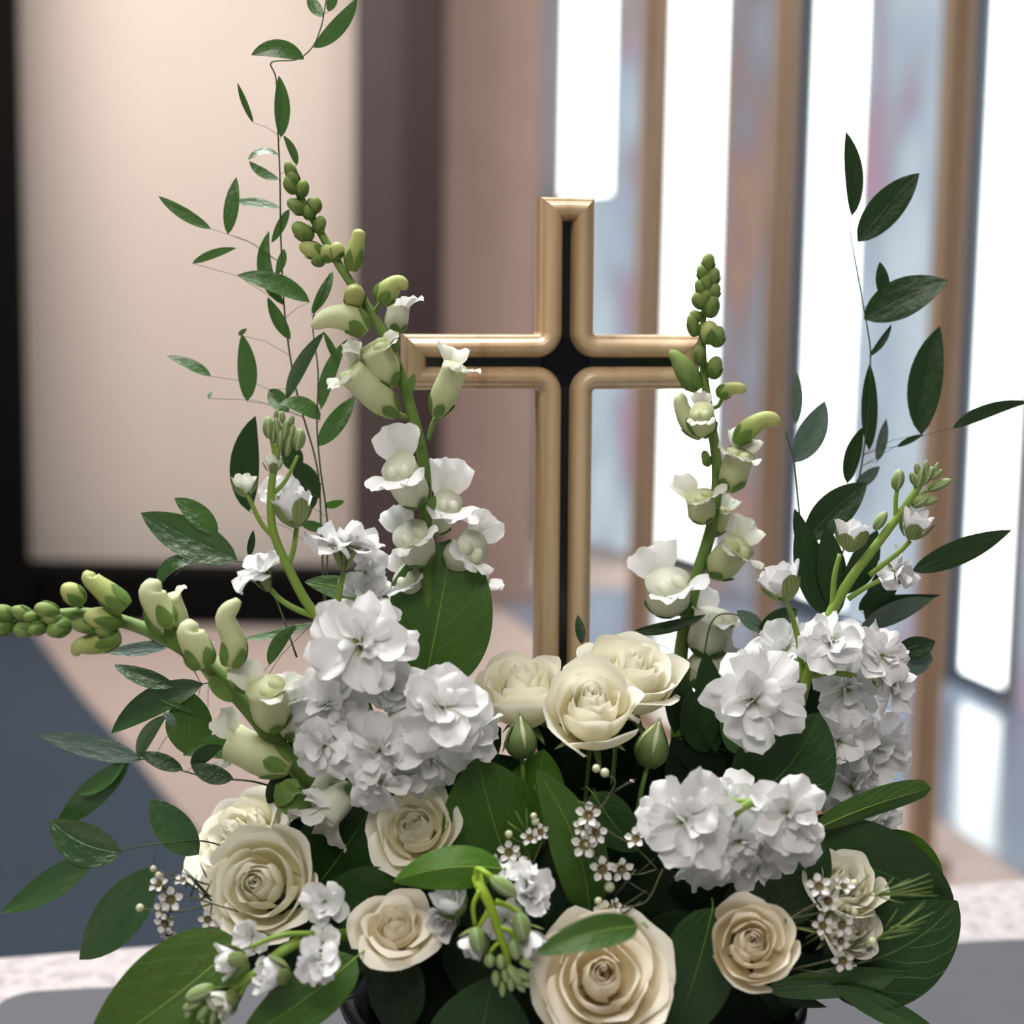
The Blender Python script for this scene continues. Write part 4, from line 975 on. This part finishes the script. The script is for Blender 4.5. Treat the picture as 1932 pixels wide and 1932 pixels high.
dragon(t, (1345, 1085, .05), (1395, 1030, .04), 66, Y, (.5, .8, .1), 54, 39)
dragon(t, (1265, 1155, .04), (1258, 1095, .03), 84, Y, (-.3, .9, .2), 66, 40, True)
dragon(t, (1330, 1240, .05), (1350, 1160, .045), 84, Y, (.1, .9, .2), 60, 41, True)
dragon(t, (1300, 1290, .05), (1370, 1220, .05), 70, Y, (.5, .6, .2), 40, 42, True)

# ------------------------------------------------------------------ ruscus branches (leaf: base x,y, tip x,y, width, bow, tilt, dY, material)
ruscus('tallest ruscus branch rising past the top of the picture, left of the cross', [(612, 1150, .03), (606, 1000, .04), (598, 880, .05), (560, 740, .055), (538, 600), (530, 450), (528, 330), (524, 240), (521, 150), (512, 118), (560, 112), (590, 88), (606, 50), (612, 20), (622, -40)], [
    (573, 112, 474, 104, 34, 14, 0.1), (530, 259, 526, 143, 29, 4, .2), (592, 90, 674, -4, 30, 8, .2), (609, 32, 583, -12, 24, -4, .3), (620, 22, 634, -20, 16, 0, .6),
    (478, 232, 448, 156, 10, -3, .9), (525, 292, 468, 302, 15, 12, .7), (526, 338, 470, 304, 18, -6, .5), (398, 432, 299, 370, 22, -3, .35), (430, 442, 446, 334, 28, 0, .1),
    (528, 392, 432, 382, 18, 4, .4), (546, 395, 512, 458, 20, -3, .5), (363, 497, 446, 468, 15, -4, .6), (536, 576, 508, 436, 28, -22, .3), (584, 570, 446, 520, 38, 10, .4),
    (548, 640, 505, 560, 24, -4, .5), (560, 312, 534, 255, 16, 3, .6), (466, 757, 456, 630, 37, 6, .1), (450, 632, 466, 620, 9, 0, .2), (398, 710, 314, 672, 22, 4, .3), (393, 752, 400, 738, 8, 0, 0), (536, 470, 520, 520, 18, -4, .3), (508, 735, 545, 778, 34, 0, .2)],
    .055, 'ruscus', 1.5, True, 1)
ruscus('second ruscus branch leaning behind the tall snapdragon stem', [(612, 1180, .03), (618, 1000), (604, 880), (598, 800), (600, 700), (590, 610), (606, 560), (622, 515)], [
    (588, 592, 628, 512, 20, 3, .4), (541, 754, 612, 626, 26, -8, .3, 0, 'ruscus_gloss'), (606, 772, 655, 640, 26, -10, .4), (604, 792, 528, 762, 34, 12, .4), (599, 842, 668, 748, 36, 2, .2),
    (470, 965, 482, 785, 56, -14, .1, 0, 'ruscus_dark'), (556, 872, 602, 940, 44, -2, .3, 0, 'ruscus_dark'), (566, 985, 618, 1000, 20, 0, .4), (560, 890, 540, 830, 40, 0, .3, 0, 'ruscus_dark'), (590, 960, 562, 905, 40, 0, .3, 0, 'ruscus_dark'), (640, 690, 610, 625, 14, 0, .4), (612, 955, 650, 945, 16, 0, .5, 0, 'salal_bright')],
    .045, 'ruscus', 1.5, True, 2)
ruscus('ruscus branch reaching left below the cream panel edge with one broad dark leaf', [(560, 1240, .0), (520, 1130), (480, 1070), (440, 1058), (370, 1058), (330, 1085)], [
    (448, 1057, 266, 968, 76, -2, .1, 0, 'ruscus_gloss'), (410, 1010, 329, 940, 40, 6, .3), (372, 1058, 298, 1112, 28, 22, .4, 0, 'ruscus_gloss'), (470, 1050, 478, 1000, 14, 0, .5, 0, 'ruscus_dark')],
    .01, 'ruscus', 1.6, True, 3)
ruscus('low ruscus branch at the left with long pale and glossy pointed leaves', [(560, 1500, -.02), (480, 1475), (400, 1468), (330, 1450), (270, 1432), (235, 1440)], [
    (268, 1434, 74, 1387, 44, 2, .2, 0, 'ruscus_grey'), (245, 1436, 103, 1566, 54, 2, .05, 0, 'ruscus_gloss'), (238, 1432, 148, 1500, 26, -12, .6, 0, 'ruscus_gloss'), (262, 1432, 316, 1348, 28, -12, .3, 0, 'ruscus_gloss'),
    (535, 1440, 345, 1425, 54, 26, .25, 0, 'ruscus'), (345, 1452, 262, 1420, 30, 0, .4, 0, 'ruscus_dark'), (362, 1448, 420, 1408, 30, -8, .4, 0, 'ruscus_dark'), (330, 1372, 306, 1344, 16, 3, .6, 0, 'ruscus_grey'), (440, 1468, 360, 1440, 36, -6, .3, 0, 'ruscus_dark')],
    -.05, 'ruscus', 1.8, True, 4)
ruscus('ruscus branch with dark folded leaves behind the low snapdragon', [(540, 1400, -.0), (470, 1330), (420, 1290), (380, 1290)], [
    (384, 1290, 210, 1384, 56, 14, .1, 0, 'ruscus_gloss'), (330, 1294, 214, 1254, 34, -4, .3, 0, 'ruscus_gloss'), (392, 1352, 298, 1318, 10, 0, .3), (352, 1425, 350, 1300, 92, 8, .0, 0, 'salal'), (330, 1212, 196, 1230, 26, -4, .3, 0, 'ruscus_grey'), (335, 1225, 270, 1195, 12, 0, .5, 0, 'ruscus_dark'), (590, 1175, 455, 1205, 18, -6, .5), (508, 1255, 560, 1180, 26, -10, .3, 0, 'ruscus')],
    -.02, 'ruscus', 1.7, True, 5)
ruscus('drooping ruscus branch at the lower left with four glossy pointed leaves', [(520, 1640, -.03), (400, 1590, -.04), (320, 1590), (250, 1600), (215, 1606)], [
    (230, 1608, 94, 1545, 84, -14, .1), (186, 1606, 2, 1722, 58, -6, .15), (290, 1636, 150, 1810, 96, -8, .05), (375, 1612, 284, 1506, 70, -4, .2)],
    -.06, 'ruscus_gloss', 1.5, True, 6)
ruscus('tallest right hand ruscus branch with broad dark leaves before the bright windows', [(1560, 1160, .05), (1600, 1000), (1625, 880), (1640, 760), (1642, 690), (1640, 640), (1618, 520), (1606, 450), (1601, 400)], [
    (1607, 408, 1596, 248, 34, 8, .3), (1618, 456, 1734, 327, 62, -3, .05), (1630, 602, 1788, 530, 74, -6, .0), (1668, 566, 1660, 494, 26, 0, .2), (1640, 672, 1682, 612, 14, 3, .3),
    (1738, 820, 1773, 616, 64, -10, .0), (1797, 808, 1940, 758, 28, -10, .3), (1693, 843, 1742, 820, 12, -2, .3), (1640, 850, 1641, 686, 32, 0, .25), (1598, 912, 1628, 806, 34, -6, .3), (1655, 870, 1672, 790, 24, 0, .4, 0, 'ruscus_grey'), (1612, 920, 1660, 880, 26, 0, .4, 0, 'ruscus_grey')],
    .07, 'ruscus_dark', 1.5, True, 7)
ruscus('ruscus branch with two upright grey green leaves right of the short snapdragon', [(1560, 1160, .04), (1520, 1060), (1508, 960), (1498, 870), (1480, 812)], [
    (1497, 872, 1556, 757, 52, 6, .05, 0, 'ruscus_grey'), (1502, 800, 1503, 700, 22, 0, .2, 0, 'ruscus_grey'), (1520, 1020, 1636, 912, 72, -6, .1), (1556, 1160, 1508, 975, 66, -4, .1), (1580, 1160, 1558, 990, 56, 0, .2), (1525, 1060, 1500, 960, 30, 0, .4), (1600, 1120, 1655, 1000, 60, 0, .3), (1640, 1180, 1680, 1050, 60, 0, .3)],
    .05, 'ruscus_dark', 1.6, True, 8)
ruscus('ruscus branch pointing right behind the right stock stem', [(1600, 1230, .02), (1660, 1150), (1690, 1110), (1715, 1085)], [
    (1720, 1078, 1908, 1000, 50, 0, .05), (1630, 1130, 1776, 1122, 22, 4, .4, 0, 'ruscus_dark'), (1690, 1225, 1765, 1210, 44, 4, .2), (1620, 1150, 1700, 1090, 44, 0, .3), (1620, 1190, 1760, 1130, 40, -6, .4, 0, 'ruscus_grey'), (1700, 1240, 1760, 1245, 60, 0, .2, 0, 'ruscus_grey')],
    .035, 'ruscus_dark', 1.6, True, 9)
ruscus('thin ruscus twig between the cross roses and the right stock cluster', [(1290, 1420, .02), (1320, 1300), (1340, 1180), (1380, 1158), (1440, 1185)], [
    (1192, 1192, 1332, 1160, 24, 6, .3), (1430, 1195, 1505, 1150, 46, 0, .2), (1440, 1190, 1390, 1152, 30, 0, .3, 0, 'ruscus_grey'), (1098, 1215, 1090, 1160, 20, 0, .3), (1290, 1400, 1272, 1240, 60, 0, .2), (1330, 1420, 1300, 1300, 70, 0, .2), (1400, 1420, 1360, 1340, 60, 0, .3, 0, 'ruscus'), (1350, 1420, 1330, 1230, 60, 0, .4)],
    .025, 'ruscus_dark', 1.6, True, 10)
ruscus('ruscus spray at the lower right edge with long narrow leaves hanging over the table', [(1380, 1880, -.03), (1450, 1862), (1540, 1850), (1575, 1856)], [
    (1440, 1868, 1738, 1838, 66, -4, .1, 0, 'ruscus'), (1570, 1860, 1790, 1970, 52, -6, .1, 0, 'ruscus'), (1400, 1850, 1560, 1900, 40, 0, .3)],
    -.05, 'ruscus_dark', 1.8, True, 11)
# ------------------------------------------------------------------ salal leaves
salal('big upright green leaf with a point, left of the cross', 800, 1300, 853, 1019, 214, -.005, 'salal', 2, -.12, .01, .05, .14, .012, 1, .52, .62)
salal('large folded green leaf in the centre below the roses', 965, 1650, 900, 1428, 206, -.05, 'salal', -4, .15, -.01, .05, -.08, .015, 2)
salal('green leaf corner pointing up under the left cross rose', 975, 1570, 1026, 1414, 130, -.042, 'salal_bright', 6, .2, 0, .04, .1, .01, 3)
salal('narrow curling leaf hanging down the middle of the bouquet', 1112, 1722, 1012, 1452, 104, -.075, 'salal', 22, .25, -.01, .05, .12, .02, 4)
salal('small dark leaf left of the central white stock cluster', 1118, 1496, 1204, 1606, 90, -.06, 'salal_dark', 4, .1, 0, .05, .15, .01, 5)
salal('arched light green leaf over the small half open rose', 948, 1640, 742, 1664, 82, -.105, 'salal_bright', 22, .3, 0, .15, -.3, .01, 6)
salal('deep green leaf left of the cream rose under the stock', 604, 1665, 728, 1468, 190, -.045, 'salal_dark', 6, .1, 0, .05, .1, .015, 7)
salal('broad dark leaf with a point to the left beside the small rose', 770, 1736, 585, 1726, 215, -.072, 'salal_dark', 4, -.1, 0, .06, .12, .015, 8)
salal('large olive leaf with a brown spot at the bottom left corner', 455, 1775, 160, 1995, 200, -.10, 'salal_spot', -6, .1, -.02, .08, .08, .012, 9)
salal('bright green leaf at the bottom left of the pot', 672, 1806, 452, 1962, 110, -.115, 'salal', -6, .2, 0, .06, .15, .012, 10)
salal('small pointed leaf lying over the top of the largest rose', 1204, 1748, 1012, 1800, 62, -.158, 'salal', 16, .35, -.01, .1, .2, .015, 11)
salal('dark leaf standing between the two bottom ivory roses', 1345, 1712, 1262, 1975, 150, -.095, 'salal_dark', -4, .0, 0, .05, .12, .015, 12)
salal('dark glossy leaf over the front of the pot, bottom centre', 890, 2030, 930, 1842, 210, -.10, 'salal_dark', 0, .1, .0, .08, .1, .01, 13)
salal('green leaf showing behind the left stock stem', 700, 1135, 575, 1098, 46, .015, 'salal', 8, .3, 0, .05, .1, .01, 14)
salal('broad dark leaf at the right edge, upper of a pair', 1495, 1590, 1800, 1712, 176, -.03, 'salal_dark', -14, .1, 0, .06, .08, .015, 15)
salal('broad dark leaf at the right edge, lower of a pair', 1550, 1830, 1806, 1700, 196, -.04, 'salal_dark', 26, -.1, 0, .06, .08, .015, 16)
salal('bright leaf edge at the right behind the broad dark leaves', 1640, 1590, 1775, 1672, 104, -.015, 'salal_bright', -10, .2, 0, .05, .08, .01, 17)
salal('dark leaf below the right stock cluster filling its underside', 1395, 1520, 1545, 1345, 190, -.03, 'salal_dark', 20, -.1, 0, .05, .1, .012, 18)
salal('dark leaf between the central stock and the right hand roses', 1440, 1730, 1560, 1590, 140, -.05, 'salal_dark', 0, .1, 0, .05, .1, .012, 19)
salal('rolled tongue shaped leaf pointing right under the right stock', 1545, 1562, 1757, 1488, 56, -.04, 'salal', -10, .3, 0, .06, -.35, .01, 20, .35, .3)
# added filler leaves closing gaps between the stems, shade put into their colour
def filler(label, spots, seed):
    r = random.Random(seed); t = thing('salal_filler', P(spots[0][0], spots[0][1], .02), label, 'foliage', 'added filler foliage'); s = S(0)
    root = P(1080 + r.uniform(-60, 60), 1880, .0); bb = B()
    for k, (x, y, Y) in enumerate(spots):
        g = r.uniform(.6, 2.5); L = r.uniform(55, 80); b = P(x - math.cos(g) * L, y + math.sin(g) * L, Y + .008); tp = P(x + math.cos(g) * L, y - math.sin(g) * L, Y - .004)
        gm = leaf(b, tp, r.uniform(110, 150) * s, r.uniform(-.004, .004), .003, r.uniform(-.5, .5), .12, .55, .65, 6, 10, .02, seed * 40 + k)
        mesh('leaf', gm[0], gm[1], M['salal_shade_tint'], t, gm[2]); bb.add(*tube(catmull([root, (root + b) / 2 + V((0, .02, .01)), b], 4), 1.6 * s, 5))
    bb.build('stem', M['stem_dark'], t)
filler('added filler foliage, coloured dark for shade, deep in the left half of the bouquet', [(x, y, Y) for x, y, Y in ((600, 1560, .0), (680, 1700, -.03), (560, 1640, -.02), (760, 1640, -.04), (640, 1480, .02), (720, 1560, .0), (820, 1500, .0), (700, 1390, .02), (620, 1380, .02), (560, 1480, .0), (820, 1780, -.06), (860, 1700, -.05), (650, 1800, -.06), (560, 1840, -.08), (740, 1850, -.09), (520, 1750, -.06), (570, 1740, -.07), (480, 1790, -.07), (600, 1430, .0))], 3)
filler('added filler foliage, coloured dark for shade, deep in the middle under the cross', [(900, 1420, .03), (960, 1480, .0), (1040, 1480, .02), (1120, 1460, .02), (1180, 1540, .0), (1060, 1580, -.02), (1000, 1640, -.04), (1120, 1680, -.05), (1200, 1640, -.03), (1240, 1460, .02), (1160, 1400, .03), (980, 1760, -.07), (1080, 1760, -.08), (900, 1820, -.09), (1200, 1730, -.07), (1060, 1400, .03), (860, 1360, .03)], 4)
filler('added filler foliage, coloured dark for shade, deep in the right half of the bouquet', [(1300, 1460, .02), (1380, 1420, .03), (1320, 1660, -.03), (1420, 1500, .0), (1500, 1480, .02), (1540, 1580, .02), (1460, 1660, -.03), (1560, 1700, .0), (1280, 1780, -.08), (1300, 1700, -.05), (1500, 1740, -.03), (1500, 1840, -.04), (1420, 1700, -.05), (1260, 1580, -.01), (1600, 1800, -.01), (1560, 1440, .03), (1480, 1300, .03), (1540, 1350, .04)], 5)
# ------------------------------------------------------------------ waxflower
Y = -.09
sprig('waxflower sprig with seven open flowers in the middle, left of the central stock cluster', [[(1240, 1640), (1200, 1600), (1150, 1570), (1110, 1540)], [(1240, 1640), (1200, 1650), (1150, 1640)], [(1110, 1560), (1160, 1480), (1140, 1460)]], Y,
    [(1110, 1538, 27, (-.2, .4, .85)), (1124, 1572, 24, (.3, .3, .9)), (1103, 1594, 28, (-.2, .1, .97)), (1136, 1640, 27, (.1, .2, .95)), (1172, 1640, 26, (.3, -.1, .95)), (1200, 1582, 24, (-.4, .5, .7)), (1098, 1560, 20, (-.6, .1, .7))],
    [(1125, 1450, 16), (1141, 1458, 18), (1113, 1542, 18), (1108, 1593, 19), (1113, 1609, 19), (1150, 1674, 22)],
    [(1160, 1490, 1200, 1470, 'needle_dark'), (1150, 1500, 1185, 1475, 'needle_dark'), (1130, 1510, 1120, 1488, 'twig'), (1090, 1512, 1140, 1525, 'twig'), (1200, 1650, 1235, 1620, 'needle_dark'), (1180, 1660, 1230, 1690, 'needle_dark'), (1200, 1640, 1160, 1690, 'needle_dark')], 1)
sprig('tiny waxflower sprig just above the largest rose', [[(1250, 1640), (1220, 1700), (1170, 1712), (1130, 1712)]], -.10,
    [(1141, 1722, 25, (.1, .3, .9)), (1094, 1742, 22, (-.3, .2, .9)), (1160, 1708, 16, (.6, .3, .6))], [(1129, 1700, 16), (1135, 1711, 18)], [(1170, 1712, 1220, 1680, 'needle_dark'), (1165, 1730, 1210, 1700, 'needle_dark')], 2)
sprig('waxflower sprig over the large folded leaf in the centre', [[(1010, 1680), (1000, 1620), (985, 1590)], [(1000, 1620), (970, 1620), (945, 1625)], [(1000, 1640), (1030, 1570), (1018, 1555)]], -.088,
    [(960, 1608, 24, (-.1, .5, .8)), (975, 1625, 22, (.2, .1, .95)), (935, 1628, 18, (-.5, .3, .8)), (1000, 1580, 20, (-.2, .5, .7)), (1020, 1570, 18, (.3, .3, .8))],
    [(1007, 1540, 14), (1010, 1550, 16), (960, 1574, 16)], [(992, 1565, 972, 1530), (995, 1565, 993, 1526), (985, 1570, 957, 1550), (1025, 1600, 1035, 1560, 'needle_dark')], 3)
sprig('waxflower sprig at the left edge beside the large cream rose', [[(450, 1720), (400, 1705), (350, 1690), (320, 1700)], [(400, 1700), (360, 1670), (330, 1650)], [(400, 1705), (340, 1720), (300, 1718), (268, 1714)], [(400, 1705), (395, 1740)]], -.085,
    [(322, 1697, 26, (.1, .2, .95)), (308, 1716, 22, (-.5, .1, .8)), (312, 1742, 24, (-.3, -.2, .9)), (318, 1762, 18, (.2, -.6, .7)), (300, 1668, 22, (-.3, .6, .6)), (392, 1735, 20, (.1, .3, .9)), (393, 1760, 18, (.1, -.2, .9)), (345, 1660, 18, (-.2, .7, .5)), (398, 1752, 16, (.4, -.1, .9))],
    [(264, 1713, 17), (289, 1639, 13), (299, 1651, 15), (388, 1758, 16), (396, 1772, 16)],
    [(400, 1700, 340, 1632, 'needle_dark'), (385, 1668, 340, 1645, 'needle_dark'), (390, 1655, 377, 1627, 'needle_dark'), (395, 1670, 355, 1655, 'needle_dark'), (360, 1670, 320, 1655, 'needle_dark'), (395, 1690, 350, 1640, 'needle_dark'), (400, 1690, 360, 1700, 'needle_dark'), (330, 1690, 278, 1680, 'needle_dark'), (330, 1680, 282, 1668, 'needle_dark'), (380, 1700, 400, 1660, 'needle_dark'), (360, 1690, 372, 1650, 'needle_dark')], 4)
sprig('waxflower sprig with green needles spreading right over the right hand roses', [[(1480, 1740), (1540, 1705), (1600, 1690), (1660, 1690)], [(1480, 1735), (1560, 1720), (1600, 1712)], [(1500, 1750), (1570, 1755), (1620, 1752)], [(1490, 1830), (1570, 1810), (1610, 1790), (1660, 1770)], [(1500, 1840), (1560, 1830), (1610, 1810)], [(1600, 1690), (1640, 1650)]], -.105,
    [(1545, 1672, 26, (-.2, .5, .8)), (1562, 1700, 24, (.1, .2, .9)), (1592, 1672, 22, (.1, .7, .5)), (1588, 1745, 25, (.2, .1, .95)), (1552, 1746, 22, (-.1, .3, .9)), (1590, 1812, 24, (-.1, -.1, .97)), (1640, 1790, 18, (.2, -.5, .8)), (1586, 1775, 22, (.3, -.1, .9))],
    [(1612, 1667, 17), (1600, 1713, 16), (1612, 1722, 17), (1646, 1777, 18), (1618, 1687, 14)],
    [(1650, 1690, 1760, 1660), (1655, 1688, 1718, 1658), (1655, 1690, 1762, 1672), (1655, 1690, 1760, 1682), (1660, 1685, 1770, 1690), (1660, 1692, 1706, 1704), (1620, 1700, 1668, 1667), (1670, 1675, 1686, 1656), (1660, 1685, 1755, 1648), (1600, 1703, 1650, 1714, 'needle_dark'),
     (1655, 1770, 1745, 1708), (1660, 1768, 1764, 1720), (1665, 1762, 1748, 1738), (1670, 1760, 1735, 1752), (1655, 1772, 1732, 1758), (1660, 1772, 1695, 1766), (1670, 1750, 1694, 1714), (1700, 1738, 1746, 1700), (1680, 1750, 1730, 1744),
     (1600, 1790, 1656, 1745, 'needle_dark'), (1590, 1795, 1640, 1770, 'needle_dark'), (1560, 1700, 1590, 1650, 'needle_dark'), (1580, 1695, 1600, 1660, 'needle_dark'), (1500, 1750, 1560, 1762), (1570, 1740, 1600, 1720), (1520, 1720, 1560, 1690, 'twig'), (1590, 1812, 1640, 1800, 'needle_dark'), (1600, 1820, 1650, 1810, 'needle_dark'), (1500, 1828, 1600, 1840, 'needle_dark'), (1560, 1715, 1600, 1740, 'twig'), (1540, 1740, 1600, 1700, 'twig'), (1520, 1770, 1560, 1745, 'twig')], 5, 'twig')
